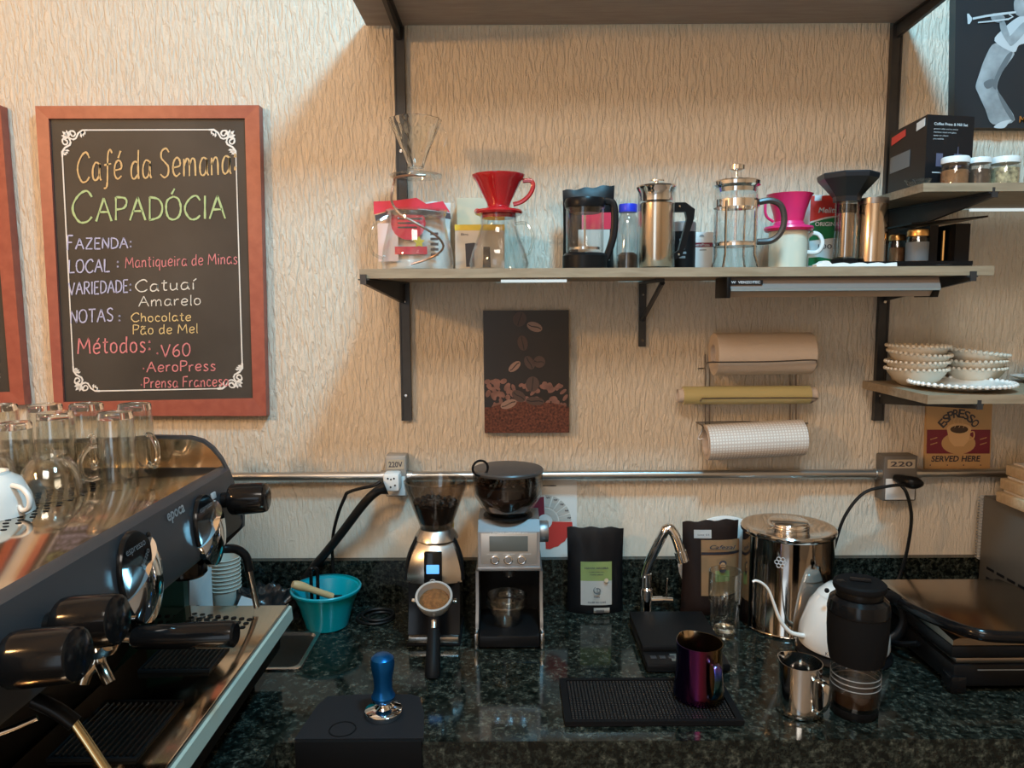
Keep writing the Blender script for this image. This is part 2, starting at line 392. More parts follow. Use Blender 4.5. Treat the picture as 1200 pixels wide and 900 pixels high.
# ------------------------------------------------------------------ room shell
struct(MB().box(-2.6, 2.6, 0, .12, 0, 3.75).build('wall_back', M['wall'], smooth=False))
struct(MB().box(-2.72, -2.6, -4.4, 0, 0, 3.75).build('wall_left', M['plaster'], smooth=False))
struct(MB().box(2.6, 2.72, -4.4, 0, 0, 3.75).build('wall_right', M['plaster'], smooth=False))
struct(MB().box(-2.72, -1.8, -4.52, -4.4, 0, 3.75).box(-.6, 2.72, -4.52, -4.4, 0, 3.75).box(-1.8, -.6, -4.52, -4.4, 2.6, 3.75).build('wall_front', M['plaster'], smooth=False))
struct(MB().box(-2.72, 2.72, -4.52, .12, -.1, 0).build('floor', M['floor'], smooth=False))
struct(MB().box(-2.72, 2.72, -4.52, .12, 3.75, 3.85).build('ceiling', M['ceil'], smooth=False))

# ------------------------------------------------------------------ counter
ZC = .9
t = thing('countertop', 'long polished dark green granite worktop along the wall under the shelves', 'countertop', (.3, -.29, .87))
_a, _b = atz(305, 787, ZC), atz(375, 741, ZC)
SX1 = _b.x+.004; SX0 = SX1-.17; SY0, SY1 = _a.y+.003, _b.y          # opening for the small sink
b = MB().box(-1.3, SX0+.009, -.584, -.001, .86, ZC).box(SX1-.009, 1.6, -.584, -.001, .86, ZC)
b.box(SX0+.009, SX1-.009, -.584, SY0+.009, .86, ZC).box(SX0+.009, SX1-.009, SY1-.009, -.001, .86, ZC)
b.build('slab', M['granite'], t, W=True, smooth=False)
tag(MB().box(-1.3, 1.6, -.022, -.001, ZC+.0002, 1.013).build('backsplash', M['granite'], smooth=False, bevel=.002), 'low dark green granite strip along the foot of the wall', 'backsplash')
MB().box(-.397, 1.6, -.584, -.556, .70, .8595).build('front_apron', M['granite'], t, W=True, smooth=False, bevel=.002)
t = thing('countertop', 'dark granite worktop running toward the viewer under the espresso machine', 'countertop', (-.85, -1.14, .87))
MB().box(-1.3, -.397, -1.7, -.5842, .86, ZC).build('slab', M['granite'], t, W=True, smooth=False)
MB().box(-.425, -.397, -1.7, -.5845, .70, .8595).build('side_apron', M['granite'], t, W=True, smooth=False, bevel=.002)
t = thing('base_cabinet', 'dark cabinet base in shadow under the granite worktop', 'cabinet', (.3, -.3, 0))
MB().box(-.45, 1.58, -.54, -.03, .0, .8).build('carcass', M['cab'], t, W=True, smooth=False)
for i in range(4):
    x = -.42+i*.5
    MB().box(x+.005, x+.48, -.552, -.5405, .08, .69).build('door', M['cab'], t, W=True, smooth=False, bevel=.003)

# ------------------------------------------------------------------ shelving: uprights, boards, brackets
SD = .29
def upright(u, vtop, vbot, label, x=None):
    x = x if x is not None else at(u, 280, 0).x
    z0, z1 = at(u, vbot, -.012).z, at(u, vtop, 0).z
    o = MB(); o.extrude([(-.012,-.001,0), (-.012,-.014,0), (-.0085,-.014,0), (-.0085,-.003,0), (.0085,-.003,0), (.0085,-.014,0), (.012,-.014,0), (.012,-.001,0)], (0,0,z1-z0))
    o.box(-.0095, .0095, -.012, -.004, .0, z1-z0)
    t = thing('shelf_upright', label, 'shelf upright', (x, 0, z0), group='steel shelf uprights')
    o.build('channel', M['bracket'], t, smooth=False)
    for zz in (.06, .28, .62, .9):
        if zz < z1-z0-.05:
            MB().lathe([(0,0), (.0045,0), (.0035,.0025), (0,.003)], seg=10, M=Matrix.Translation((0,-.0135,zz)) @ Matrix.Rotation(PI/2, 4, 'X')).build('screw', M['steel'], t)
    return x
xl = upright(473, -60, 493, 'dark steel wall upright carrying the left ends of the shelves', )
xr = upright(1037, -60, 493, 'dark steel wall upright right of the coffee gear carrying four shelves')
xr2 = xr+.012
def bracket(x, z, label, L=SD+.004, h=.048, hook=True, tw=0):
    t = thing('shelf_bracket', label, 'shelf bracket', (x, 0, z), rz=tw, group='steel shelf brackets')
    b = MB(); b.extrude([(-.004,-.015,-.0005), (-.004,-L,-.0005), (-.004,-L,-.010), (-.004,-.015,-h)], (.008,0,0))
    b.box(-.011, .011, -L, -.015, -.003, -.0005)
    b.build('arm', M['bracket'], t, smooth=False)
    if hook: MB().box(-.006, .006, -L-.003, -L+.0005, -.011, .008).build('hook', M['bracket'], t, smooth=False)
def board(name, label, x0, x1, z0, z1, d, m='shelf'):
    return tag(MB().box(x0, x1, -d, -.0155, z0, z1).build(name, M[m], smooth=False, bevel=.001, loc=(0,0,0)), label, 'shelf')
ZS = 1.694; ZS0 = 1.676
board('wall_shelf', 'long light oak shelf holding the coffee brewers across the middle of the wall', -.296, .94, ZS0, ZS, SD)
bracket(xl, ZS0-.0005, 'dark bracket under the left end of the long brewer shelf', tw=-.13)
bracket(xr, ZS0-.0005, 'dark bracket under the right end of the long brewer shelf', tw=.1)
ZU, ZU0 = 1.852, 1.836
board('wall_shelf', 'light oak shelf under the black box and three spice jars', .793, 1.6, ZU0, ZU, SD)
bracket(xr, ZU0-.0005, 'dark bracket below the black box and spice jars', h=.062, tw=.22)
ZL, ZL0 = 1.441, 1.423
board('wall_shelf', 'light oak shelf holding the white bowls and plate', .824, 1.6, ZL0, ZL, SD)
bracket(xr, ZL0-.0005, 'dark bracket under the shelf of white bowls', h=.036, tw=.21)
ZT0 = 2.244
board('wall_shelf', 'top shelf seen from below above the brewers', -.321, xr+.016, ZT0, ZT0+.018, .36, 'topshelf')
bracket(xl, ZT0-.0005, 'dark bracket under the left end of the top shelf', L=.35, h=.03)
bracket(xr, ZT0-.0005, 'dark bracket under the right end of the top shelf', L=.35, h=.03)
# screwed middle bracket with a brace
p = at(753, 327, 0); z1 = ZS0-.001; z0 = at(753, 406, 0).z
t = thing('shelf_bracket', 'black bracket with a diagonal brace under the middle of the long shelf', 'shelf bracket', (p.x, 0, z0), group='steel shelf brackets')
hh = z1-z0
MB().box(-.0085, .0085, -.007, -.001, 0, hh).build('wall_plate', M['bracket'], t, smooth=False, bevel=.001)
MB().box(-.0085, .0085, -.21, -.007, hh-.006, hh).build('arm', M['bracket'], t, smooth=False, bevel=.001)
MB().tube([(.0,-.008,hh*.42), (.008,-.19,hh-.008)], .006, 6).build('brace', M['bracket'], t)
for zz in (.015, hh-.03): MB().ball((0,-.0075,zz), .0035, seg=8).build('screw', M['steel'], t)
# lit strips fixed under the shelves
def led(u0, u1, v, Y, z, label):
    a, b_ = at(u0, v, Y), at(u1, v, Y)
    tag(MB().box(a.x, b_.x, Y-.004, Y+.004, z-.006, z-.0005).build('light_strip', M['led'], smooth=False, bevel=.001), label, 'light strip')
led(587, 664, 328, -.17, ZS0, 'thin white light strip under the long shelf beside the coffee picture')
led(1137, 1230, 246, -.02, ZU0, 'thin white light strip under the spice jar shelf at the wall')

# roll dispenser under the shelf
a, c = at(850, 330, -.27), at(1098, 330, -.27); zt = ZS0-.001
t = thing('roll_dispenser', 'long grey cutter box with black ends fixed under the brewer shelf', 'dispenser', (a.x, -.26, zt-.04))
za, zb = at(900, 341, -.285).z, at(900, 348, -.28).z
MB().prism([(a.x+.006,-.21,zt), (a.x+.006,-.275,zt), (a.x+.006,-.285,za+.005), (a.x+.006,-.285,za), (a.x+.006,-.21,za)], [(c.x,-.21,zt), (c.x,-.275,zt), (c.x,-.285,za+.005), (c.x,-.285,za), (c.x,-.21,za)]).build('cover', M['dispenser'], t, W=True, smooth=False)
MB().prism([(a.x+.006,-.22,za-.0005), (a.x+.006,-.278,za-.0005), (a.x+.006,-.268,zb), (a.x+.006,-.22,zb)], [(c.x-.012,-.22,za-.0005), (c.x-.012,-.278,za-.0005), (c.x-.012,-.268,zb), (c.x-.012,-.22,zb)]).build('tray', M['disptray'], t, W=True, smooth=False)
MB().box(a.x+.0065, c.x-.002, -.2875, -.2852, za, za+.0045).build('cutter_strip', M['dispstrip'], t, W=True, smooth=False)
MB().box(a.x-.002, a.x+.0055, -.289, -.205, zb-.002, zt, .001).build('end_cap', M['blacksat'], t, W=True)
MB().prism([(c.x-.0115,-.28,zb-.002), (c.x-.002,-.28,zb-.002), (c.x+.004,-.28,zt-.012), (c.x-.0115,-.28,zt-.03)], [(c.x-.0115,-.21,zb-.002), (c.x-.002,-.21,zb-.002), (c.x+.004,-.21,zt-.012), (c.x-.0115,-.21,zt-.03)]).build('end_cap', M['blacksat'], t, W=True, smooth=False)
lb = at(853.5, 328, -.285); lc = at(894, 328, -.285)
q = MB().box(lb.x, lc.x, -.2855, -.2835, at(870, 333.3, -.284).z, at(870, 328.3, -.284).z).build('name_plate', M['box'], t, W=True, smooth=False)
tx = MB(); put_text(tx, 'W  VENZOTEC', ((lb.x+lc.x)/2, -.2856, at(870, 330.8, -.284).z), EX, EZ, (lc.x-lb.x)*.84, .0052, bold=True)
o = tx.build('lettering', M['grey2'], q, smooth=False); o.location = (0,0,0)

# ------------------------------------------------------------------ conduit with two socket boxes
zp = at(700, 557, -.03).z
tag(MB().tube([(-1.3,-.026,zp), (at(449,557,-.03).x,-.026,zp)], .0105, 12).build('conduit', M['pipe']), 'grey metal conduit running left of the outlet box above the coffee machine', 'pipe')
tag(MB().tube([(at(478,557,-.03).x,-.026,zp), (at(1035,557,-.03).x,-.026,zp)], .0105, 12).build('conduit', M['pipe']), 'long metal conduit between the two outlet boxes', 'pipe')
tag(MB().tube([(at(1075,557,-.03).x,-.026,zp), (1.35,-.026,zp)], .0105, 12).build('conduit', M['pipe']), 'short metal conduit under the espresso sign', 'pipe')
def socket_box(u0, u1, v0, v1, label, num, lv):
    A, B = at(u0, v0, -.04), at(u1, v1, -.04); cx = (A.x+B.x)/2
    t = thing('outlet_box', label, 'electrical outlet', (cx, 0, B.z), group='conduit outlet boxes')
    w2, h = (B.x-A.x)/2, A.z-B.z
    MB().box(-w2, w2, -.042, -.001, 0, h, .004).build('housing', M['outlet' if num == '220V' else 'outletdark'], t)
    for s in (-1, 1): MB().tube([(s*w2, -.026, zp-B.z), (s*(w2+.012), -.026, zp-B.z)], .014, 12).build('collar', M['pipe'], t)
    MB().box(-w2*.86, w2*.86, -.045, -.0415, h*.04, h*.50, .001).build('socket_plate', M['white'], t)
    L0, L1 = at(u0, lv[0], -.045).z-B.z, at(u0, lv[1], -.045).z-B.z
    q = MB().box(-w2*.8, w2*.8, -.0435, -.0415, L1, L0).build('voltage_label', M['outlabel'], t, smooth=False)
    tx = MB(); put_text(tx, num, (0, -.0436, (L0+L1)/2), EX, EZ, w2*1.3, (L0-L1)*.6, bold=True); tx.build('lettering', M['dark'], q, smooth=False)
    return t, cx
socket_box(451, 477, 534, 582, 'grey conduit outlet box marked 220V with white adaptor above the black grinder', '220V', (539, 550))
socket_box(1036, 1073, 534, 587, 'grey conduit outlet box marked 220 beside the espresso sign', '220', (539, 549))
# adaptor + plug left
p = at(462, 563, -.06)
t = thing('plug_adaptor', 'white multi-way plug adaptor in the left outlet box', 'adaptor', (p.x, -.06, p.z-.015))
MB().box(-.022, .016, -.028, .0145, -.005, .036, .006).build('body', M['white'], t)
for (sx, sz) in ((-.010,.026), (-.003,.024), (.004,.026), (-.004,.006), (.006,.010)):
    MB().lathe([(0,0), (.0022,0), (.0022,.0012), (0,.0012)], seg=8, M=Matrix.Translation((sx,-.0275,sz)) @ Matrix.Rotation(PI/2, 4, 'X')).build('socket_hole', M['black'], t)
def cable(name, pts, r, label, m='cable', seg=8):
    return tag(MB().tube(pts, r, seg, smooth=6).build(name, M[m]), label, 'cable')
p = [at(452,571,-.085), at(440,577,-.09), at(425,592,-.085), at(400,625,-.06), at(380,650,-.042), at(368,664,-.034), at(350,690,-.034)]
tag(MB().tube(p, lambda q: .0105 if q > .12 else .0105+.008*(1-q/.12), 10, smooth=6).build('power_cable', M['cable']), 'thick bundled black cable running down from left outlet behind turquoise bowl', 'cable')
cable('power_cable', [at(446,564,-.118), at(438,569,-.122), at(424,572,-.112), at(408,577,-.09), at(404,583,-.085), at(396,603,-.07), at(390,630,-.04), at(390,662,-.028), (at(392,690,-.03).x, -.0285, ZC+.005)], .004, 'thin black cord hanging from left outlet in a loop')
MB_ = MB()
for k, (r, dz) in enumerate(((.042,.003), (.036,.009), (.028,.004))):
    c0 = atz(440, 725, ZC)
    MB_.tube([c0+Vector((r*1.0*math.cos(a)+.006*k, r*.9*math.sin(a), dz+.0012)) for a in [2*PI*i/20 for i in range(20)]], .003, 6, smooth=2, closed=True)
tag(MB_.build('coiled_cord', M['cable']), 'black power cord coiled on the counter right of the turquoise bowl', 'cable')
c0 = atz(640, 700, ZC)
cable('power_cable', [c0+Vector((-.02,.0,.03)), c0+Vector((.0,.012,.045)), c0+Vector((.018,.0,.03)), c0+Vector((.02,-.02,.004)), c0+Vector((-.0,-.035,.0035))], .0032, 'black cord loop beside the silver grinder base')
# right plug with its two cords
p = at(1067, 566, -.075)
t = thing('power_plug', 'black power plug in the right outlet box', 'plug', (p.x, p.y, p.z))
MB().tube([(-.022,.028,.006), (-.006,.0,.003), (.012,-.006,.001), (.022,-.004,-.001)], lambda q: .008+.007*math.sin(PI*min(q*1.1,1)), 10, smooth=5).build('body', M['blacksat'], t)
cable('kettle_cord', [at(1060,568,-.08), at(1040,570,-.09), at(1012,578,-.09), at(990,605,-.08), at(978,640,-.07), at(970,672,-.07), (at(972,690,-.08).x, -.09, ZC+.04), atz(974,712,ZC)+Vector((0,.0,.005))], .0038, 'black kettle cord arching down left from the right outlet')
cable('grill_cord', [at(1052,566,-.075), at(1062,577,-.085), at(1068,605,-.08), at(1064,640,-.07), at(1056,670,-.06), at(1046,692,-.06), (at(1040,705,-.06).x, -.06, ZC+.005)], .0038, 'black grill cord dropping straight down from the right outlet')
# ------------------------------------------------------------------ chalkboards
def bil(q, s, t_):
    TL, TR, BR, BL = q
    return (TL*(1-s)+TR*s)*(1-t_) + (BL*(1-s)+BR*s)*t_
YB = -.018
GL = {  # single-stroke letters on a 10-high grid: width | strokes
'C':(8,'8,8 6,10 3,9 0.5,6 0.5,3 3,0 6,0 8,1.5'), 'A':(8,'0,0 4,10|4,10 8,0|1.6,4 6.4,4'), 'P':(6,'0.5,0 0.5,10|0.5,10 5,9.5 6,7.5 4.5,5.2 0.5,4.6'),
'D':(7,'0.5,0 0.5,10|0.3,10 5,9 7,5.5 5.5,1.5 0.3,0'), 'O':(8,'4,10 1,8.5 0.2,5 1.3,1.2 4,0 6.8,1.4 7.8,5 6.6,8.8 4,10'), 'I':(1.5,'0.8,0 0.8,10'),
'F':(6,'0.5,0 0.8,10|0.8,10 6,10|0.6,5.3 5,5.3'), 'Z':(7,'0.5,10 6.8,10|6.8,10 0.3,0.2|0.3,0 7,0'), 'E':(6,'0.8,10 0.6,0|0.8,10 6,10|0.6,5.2 5,5.3|0.6,0 6,0'),
'N':(7,'0.5,0 0.6,10|0.6,10 6.4,0|6.4,0 6.6,10'), 'L':(6,'0.6,10 0.5,0|0.5,0 6,0.2'), 'V':(7,'0,10 3.5,0|3.5,0 7,10'),
'R':(7,'0.5,0 0.5,10|0.5,10 5,9.6 6,7.6 4.5,5.4 0.5,4.8|2.5,4.8 6.8,0'), 'T':(7,'3.5,0 3.5,10|0,10 7,10'), 'S':(6.5,'6,8.6 4,10 1.2,9 1,6.8 3.4,5.2 5.6,3.6 5.4,1 3,0 0.4,1.2'),
'M':(10,'0.5,0 1.4,9.6|1.4,9.6 5,3|5,3 8.6,9.6|8.6,9.6 9.6,0'), 'a':(6,'5,5.6 2.4,6.2 0.6,4 0.8,1 2.6,0.1 4.6,1.6 5.2,5.6|5.2,5.8 5.2,1.4 6.2,0'),
'f':(5,'5.6,9 4.4,10.2 3,9 2.7,5 2.6,0 2,-2.6 0.2,-3|0.4,5 5,5.4'), 'e':(5.5,'0.6,3 5,3.6 4.6,5.8 2.6,6.3 0.8,4.6 0.7,1.6 2.6,0 5.2,1'),
'd':(6,'5,5.6 2.4,6 0.6,4 0.8,1 2.6,0.1 4.8,1.6|5.2,10 5,4 5.4,0'), 'm':(9,'0.5,6 0.6,0|0.6,3.6 2.4,6 4,5 4.2,0|4.2,3.8 6,6 7.8,5 8.2,0'), 'n':(5.5,'0.5,6 0.6,0|0.6,3.6 2.6,6 4.4,5 4.8,0'),
't':(4,'2,9 1.8,2 2.6,0.2 4,0.4|0.2,6.4 4,6.6'), 'i':(1.6,'0.8,6 0.9,0|0.8,8.2 0.9,8.9'), 'q':(5.5,'4.8,5.6 2.4,6.2 0.6,4 0.8,1.2 2.6,0.4 4.8,2|5,6 4.9,-3.6'), 'u':(5.6,'0.5,6 0.7,1.2 2.4,0 4.6,1.6|4.8,6 4.8,1 5.6,0'),
'r':(4,'0.5,6 0.7,0|0.7,3.6 2.2,5.8 4,5.8'), 'o':(5.4,'2.8,6.2 0.7,5 0.6,1.4 2.7,0 4.8,1.4 4.7,4.8 2.8,6.2'), 'c':(5,'4.8,5.2 2.8,6.3 0.8,4.6 0.8,1.5 2.8,0 5,1'), 'l':(1.6,'0.8,10 0.8,1 1.6,0'), 'h':(5.4,'0.5,10 0.6,0|0.6,3.6 2.6,6 4.4,5 4.8,0'),
'p':(5.5,'0.6,6 0.5,-3.4|0.6,5 2.8,6.3 4.9,4.6 4.6,1.2 2.6,0 0.6,1.2'), 's':(4.6,'4.2,5.4 2.4,6.3 0.8,5 2.4,3.3 4.2,1.8 2.8,0 0.4,0.6'), '6':(6,'5,9.6 2,7.4 0.6,3.6 1.6,0.6 3.8,0 5.6,1.8 5,4.4 3,5 0.9,3.4'), '0':(6.5,'3.2,10 0.9,8 0.6,3 2.4,0 4.8,0.6 6.1,4 5.4,8.6 3.2,10'),
':':(2.4,'0.8,1 1.2,2.2 1.6,1|0.8,5.4 1.2,6.6 1.6,5.4'), '.':(2.4,'1,2.6 1,3.6 1.5,3.2 1,2.7')}
ACC = {'é':('e','a'), 'Ó':('O','a'), 'í':('i','b'), 'ã':('a','t')}
def handwriting(mb, txt, u0, v0, u1, v1, cap, wpx, Y=YB):
    total = 0; lay = []
    for ch in txt:
        if ch == ' ': total += 4.0; continue
        base, acc = ACC.get(ch, (ch, None)); wd, st = GL[base]
        lay.append((total, base, acc)); total += wd+1.7
    sx = (u1-u0)/total; sy = cap/10
    for x0, base, acc in lay:
        strokes = [[tuple(map(float, p.split(','))) for p in s.split()] for s in GL[base][1].split('|')]
        if acc == 'a': top = 7.2 if base.islower() else 11; strokes.append([(3,top), (4.6,top+2.4)])
        if acc == 'b': strokes = strokes[:1]+[[(.9,7.4), (3,9.4)]]
        if acc == 't': strokes.append([(.6,7.6), (2,8.8), (3.6,7.8), (5,8.8)])
        dy = random.uniform(-.25, .25)
        for s in strokes:
            pts = []
            for (gx, gy) in (catmull([(a, b_, 0) for a, b_ in s], 5) if len(s) > 2 else [Vector((s[0][0]*(1-k/4)+s[1][0]*k/4, s[0][1]*(1-k/4)+s[1][1]*k/4, 0)) for k in range(5)]) and [(q.x, q.y) for q in (catmull([(a, b_, 0) for a, b_ in s], 5) if len(s) > 2 else [Vector((s[0][0]*(1-k/4)+s[1][0]*k/4, s[0][1]*(1-k/4)+s[1][1]*k/4, 0)) for k in range(5)])]:
                X = x0+gx; f = X/total
                pts.append(at(u0+X*sx, v0+(v1-v0)*f-(gy+dy)*sy, Y))
            mb.ribbon(pts, wpx*.00145, t=.0014)

def ornament(mb, q, cs, ct, fs, ft, aspect):
    """scroll corner in board coordinates: corner at (cs, ct), growing along fs, ft"""
    def P(a, b_): return bil(q, cs+fs*a/aspect, ct+ft*b_) + Vector((0,-.0008,0))
    for sw in (0, 1):
        def Q(a, b_): return P(b_, a) if sw else P(a, b_)
        sp = []
        for k in range(22):
            an = k/21*4.2*PI*.62; r = .0185*(1-k/26)
            sp.append(Q(.047+r*math.cos(PI/2+an*1.0)*1.0, .022+r*math.sin(PI/2+an)*.9))
        mb.ribbon(sp, .0035)
        mb.ribbon([Q(.047,.040), Q(.058,.036), Q(.068,.018), Q(.082,.008), Q(.1,.0075)], .0042)
        for tx_, ty_ in ((.086,.030), (.079,.034), (.092,.024)):
            c = [Q(.076,.014), Q(tx_-.006,ty_-.006), Q(tx_,ty_), Q(tx_+.002,ty_-.010), Q(.088,.010)]
            mb.face([p+Vector((0,-.0003,0)) for p in c])
    for an in (-62, -31, 0, 31, 62):
        a0 = math.radians(225+an); L = .030 if an == 0 else .026
        cx, cy = .032, .032
        tip = (cx+L*math.cos(a0), cy+L*math.sin(a0)); n = (-math.sin(a0), math.cos(a0)); wd = .0065
        mb.face([P(cx,cy), P(cx+L*.55*math.cos(a0)+wd*n[0], cy+L*.55*math.sin(a0)+wd*n[1]), P(*tip), P(cx+L*.55*math.cos(a0)-wd*n[0], cy+L*.55*math.sin(a0)-wd*n[1])])
def chalkboard(quad, inner, label):
    O = [at(u, v, -.02) for u, v in quad]; I = [at(u, v, -.02) for u, v in inner]
    base = (O[2]+O[3])/2
    t = thing('chalkboard', label, 'chalkboard', (base.x, 0, base.z), group='wall chalkboards')
    def yy(p, y): return Vector((p.x, y, p.z))
    for i in range(4):
        j = (i+1) % 4
        a, b_, c, d = O[i], O[j], I[j], I[i]
        MB().prism([yy(a,-.001), yy(b_,-.001), yy(c,-.001), yy(d,-.001)], [yy(a,-.026), yy(b_,-.026), yy(c,-.024), yy(d,-.024)]).build('frame_rail', M['redwood'], t, W=True, smooth=False, bevel=.0015)
    f = MB().prism([yy(p,-.002) for p in I], [yy(p,YB+.0002) for p in I]).build('slate', M['chalk'], t, W=True, smooth=False)
    q = [yy(p, YB) for p in I]
    asp = (I[1]-I[0]).length/(I[3]-I[0]).length
    mb = MB(); m = .03
    def ln(pts):
        n = len(pts)
        mb.ribbon(pts, .0030, t=.0012)
    def B(s, tt): return bil(q, s, tt)
    mx = m/asp; k = .098/asp; kt = .098; e = .0075/asp; et = .0075
    s0, t0, s1, t1 = mx, m, 1-mx, 1-m
    ln([B(s0+k, t0+et), B(s1-k, t0+et)]); ln([B(s0+k, t1-et), B(s1-k, t1-et)])
    ln([B(s0+e, t0+kt), B(s0+e, t1-kt)]); ln([B(s1-e, t0+kt), B(s1-e, t1-kt)])
    for (a, b_, c, d) in ((s0,t0,1,1), (s1,t0,-1,1), (s0,t1,1,-1), (s1,t1,-1,-1)): ornament(mb, q, a, b_, c, d, asp)
    mb.build('scroll_border', M['ornament'], t, W=True, smooth=False)
    return t
t = chalkboard([(43,125), (304.5,124), (313,487), (66,487)], [(58,139.5), (287.5,139), (297,466.5), (75.5,471)], 'red framed chalkboard listing the coffee of the week in coloured chalk')
for nm, m, lines in (
 ('chalk_heading', 'c_orange', [('Café da Semana:', 91, 213, 281, 203, 34, 2.6)]),
 ('chalk_title', 'c_green', [('C', 85, 260, 113, 259, 36, 3.2), ('APADÓCIA', 113, 259, 268, 256, 27, 3.0)]),
 ('chalk_field_names', 'c_blue', [('F', 79, 293, 88, 293, 17, 2.2), ('AZENDA:', 89, 292, 157, 291, 12.5, 2.1), ('LOCAL', 81, 320, 131, 318, 15, 2.1), (':', 137, 315, 142, 314, 12, 2.4), ('VARIEDADE:', 81, 346, 156, 342, 14.5, 2.0), ('NOTAS', 83, 379, 135, 376, 15, 2.1), (':', 139, 378, 144, 377, 12, 2.4)]),
 ('chalk_region', 'c_red', [('Mantiqueira de Minas', 147, 314, 280, 309, 13, 1.5)]),
 ('chalk_variety', 'c_white', [('Catuaí', 159, 342, 231, 339, 13.5, 1.8), ('Amarelo', 163, 359, 238, 357, 12, 1.6)]),
 ('chalk_notes', 'c_yellow', [('Chocolate', 154, 377, 226, 376, 10, 1.6), ('Pão de Mel', 156, 392, 234, 390, 11, 1.5)]),
 ('chalk_methods', 'c_red', [('Métodos:', 91, 415, 180, 412, 19, 2.3), ('.V60', 183, 419, 226, 416, 14.5, 2.1), ('.AeroPress', 167, 436, 255, 434, 12, 1.8), ('.Prensa Francesa', 165, 455, 270, 452, 12, 1.7)])):
    mb = MB()
    for L in lines: handwriting(mb, *L)
    mb.build(nm, M[m], t, W=True, smooth=False)
chalkboard([(-258,124), (2,124), (31,474), (-214,480)], [(-243,139), (-13,139), (13,459), (-203,466)], 'second red framed chalkboard cut off beside the coffee of the week board')

# ------------------------------------------------------------------ pictures and signs on the wall
def panel(name, label, cat, q, th, m, face=None):
    P = [at(u, v, -th) for u, v in q]; b0 = (P[2]+P[3])/2
    t = thing(name, label, cat, (b0.x, 0, b0.z))
    MB().prism([Vector((p.x,-.001,p.z)) for p in P], [Vector((p.x,-th,p.z)) for p in P]).build('panel', M[m], t, W=True, smooth=False)
    return t
# falling beans picture
Yp = -.021
t = panel('canvas_picture', 'dark canvas picture of coffee beans falling onto ground coffee', 'picture', [(566,364), (666.5,363.5), (667,507), (568,507.5)], .02, 'pic')
def spot(mb, u, v, ru, rv, rot=0, Y=Yp, n=14, d=0, jag=0):
    ca, sa = math.cos(rot), math.sin(rot); pts = []
    for k in range(n):
        a = 2*PI*k/n; j = 1+jag*random.uniform(-1, 1)
        x, y = ru*math.cos(a)*j, rv*math.sin(a)*j
        pts.append(at(u+x*ca-y*sa, v+x*sa+y*ca, Y)+Vector((0,-d,0)))
    mb.face(pts)
def upoly(mb, pts, Y, d=0): mb.face([at(u, v, Y)+Vector((0,-d,0)) for u, v in pts])
mblur = mat('blurred_bean_print', (.21,.105,.085), .6, var=.3, vscale=60); mgr = mat('ground_coffee_print', (.11,.035,.022), .7, var=.75, vscale=190)
mbean = mat('bean_print', (.30,.19,.15), .5); mbean2 = mat('dark_bean_print', (.075,.045,.037), .5)
mb = MB()
for k in range(74):
    u = random.uniform(571, 663); v = random.uniform(446, 478)
    if v > 444+abs(u-600)*.08: spot(mb, u, v, random.uniform(3.0,5.5), random.uniform(2,3.2), random.uniform(0,3), d=.0003+k*2e-6, n=9)
mb.build('blurred_beans', mblur, t, W=True, smooth=False)
mb = MB(); top = [(568+99*k/14, 477-7*math.sin(PI*min(max((k-1)/13,0),1))+random.uniform(-1,1)) for k in range(15)]
upoly(mb, top+[(666.8,506.8), (568.2,507.2)], Yp, .0008); mb.build('ground_coffee', mgr, t, W=True, smooth=False)

for (u, v, a, b_, r, lit) in ((626.5,383,9.5,5.5,.35,1), (612.5,402,6,9,-.2,0), (603,429.5,8.5,4.5,-.7,1), (620.5,425,5.5,8.5,-.5,0), (632,424,7,7,.2,0), (624,450,8,9,.1,0), (608,464,9,6,.6,0), (596,473.5,10,5,-.35,1), (627,470,11,5,.1,0), (609,374,8,9,.3,0)):
    B1, C1 = MB(), MB(); spot(B1, u, v, a, b_, r, d=.0012)
    ca, sa = math.cos(r), math.sin(r); L = max(a, b_)*.85
    if a < b_: ca, sa = -sa, ca
    C1.ribbon([at(u-L*ca+1.2*sa*math.sin(k), v-L*sa+L*2*sa*k/4-0+0, Yp)*0+at(u-L*ca+2*L*ca*k/4, v-L*sa+2*L*sa*k/4+.8*math.sin(k*1.6), Yp) for k in range(5)], .0022, t=.0016)
    q = B1.build('bean', mbean if lit else mbean2, t, W=True, smooth=False); C1.build('crease', M['pic'], q, smooth=False).location = (0,0,0)

# espresso sign
Ye = -.0085
t = panel('tin_sign', 'small tan sign reading espresso served here under the bowl shelf', 'sign', [(1086,474), (1163,473), (1160,551), (1083.5,552)], .008, 'tansign')
mb = MB(); upoly(mb, [(1086.3,503.5), (1160.5,503.5), (1159.5,531.5), (1085.6,531.5)], Ye, .0004); mb.build('maroon_band', M['maroon'], t, W=True, smooth=False)
mb = MB(); spot(mb, 1123, 519.5, 20, 12.5, 0, Ye, 24, .0008); mb.build('saucer', M['tansign'], t, W=True, smooth=False)
mb = MB(); upoly(mb, [(1109,502), (1138,502), (1135,516), (1129,523), (1118,523), (1112,516)], Ye, .0012); spot(mb, 1123.5, 502.5, 14.5, 6.5, 0, Ye, 24, .0014)
mb.tube([at(u, v, Ye-.002) for u, v in ((1136,507), (1141,506), (1141,513), (1134,516))], .0014, 6, smooth=4); mb.build('cup', M['cupsign'], t, W=True, smooth=False)
mb = MB(); spot(mb, 1123.5, 503, 10.5, 4.6, 0, Ye, 20, .002); mb.build('coffee', M['coffee'], t, W=True, smooth=False)
mb = MB()
for k in range(3): mb.ribbon([at(1118+k*5+1.2*math.sin(i*1.4), 501-i*2.2, Ye) for i in range(6)], .0011, t=.0024)
mb.build('steam', M['cupsign'], t, W=True, smooth=False)
mb = MB(); word = 'ESPRESSO'
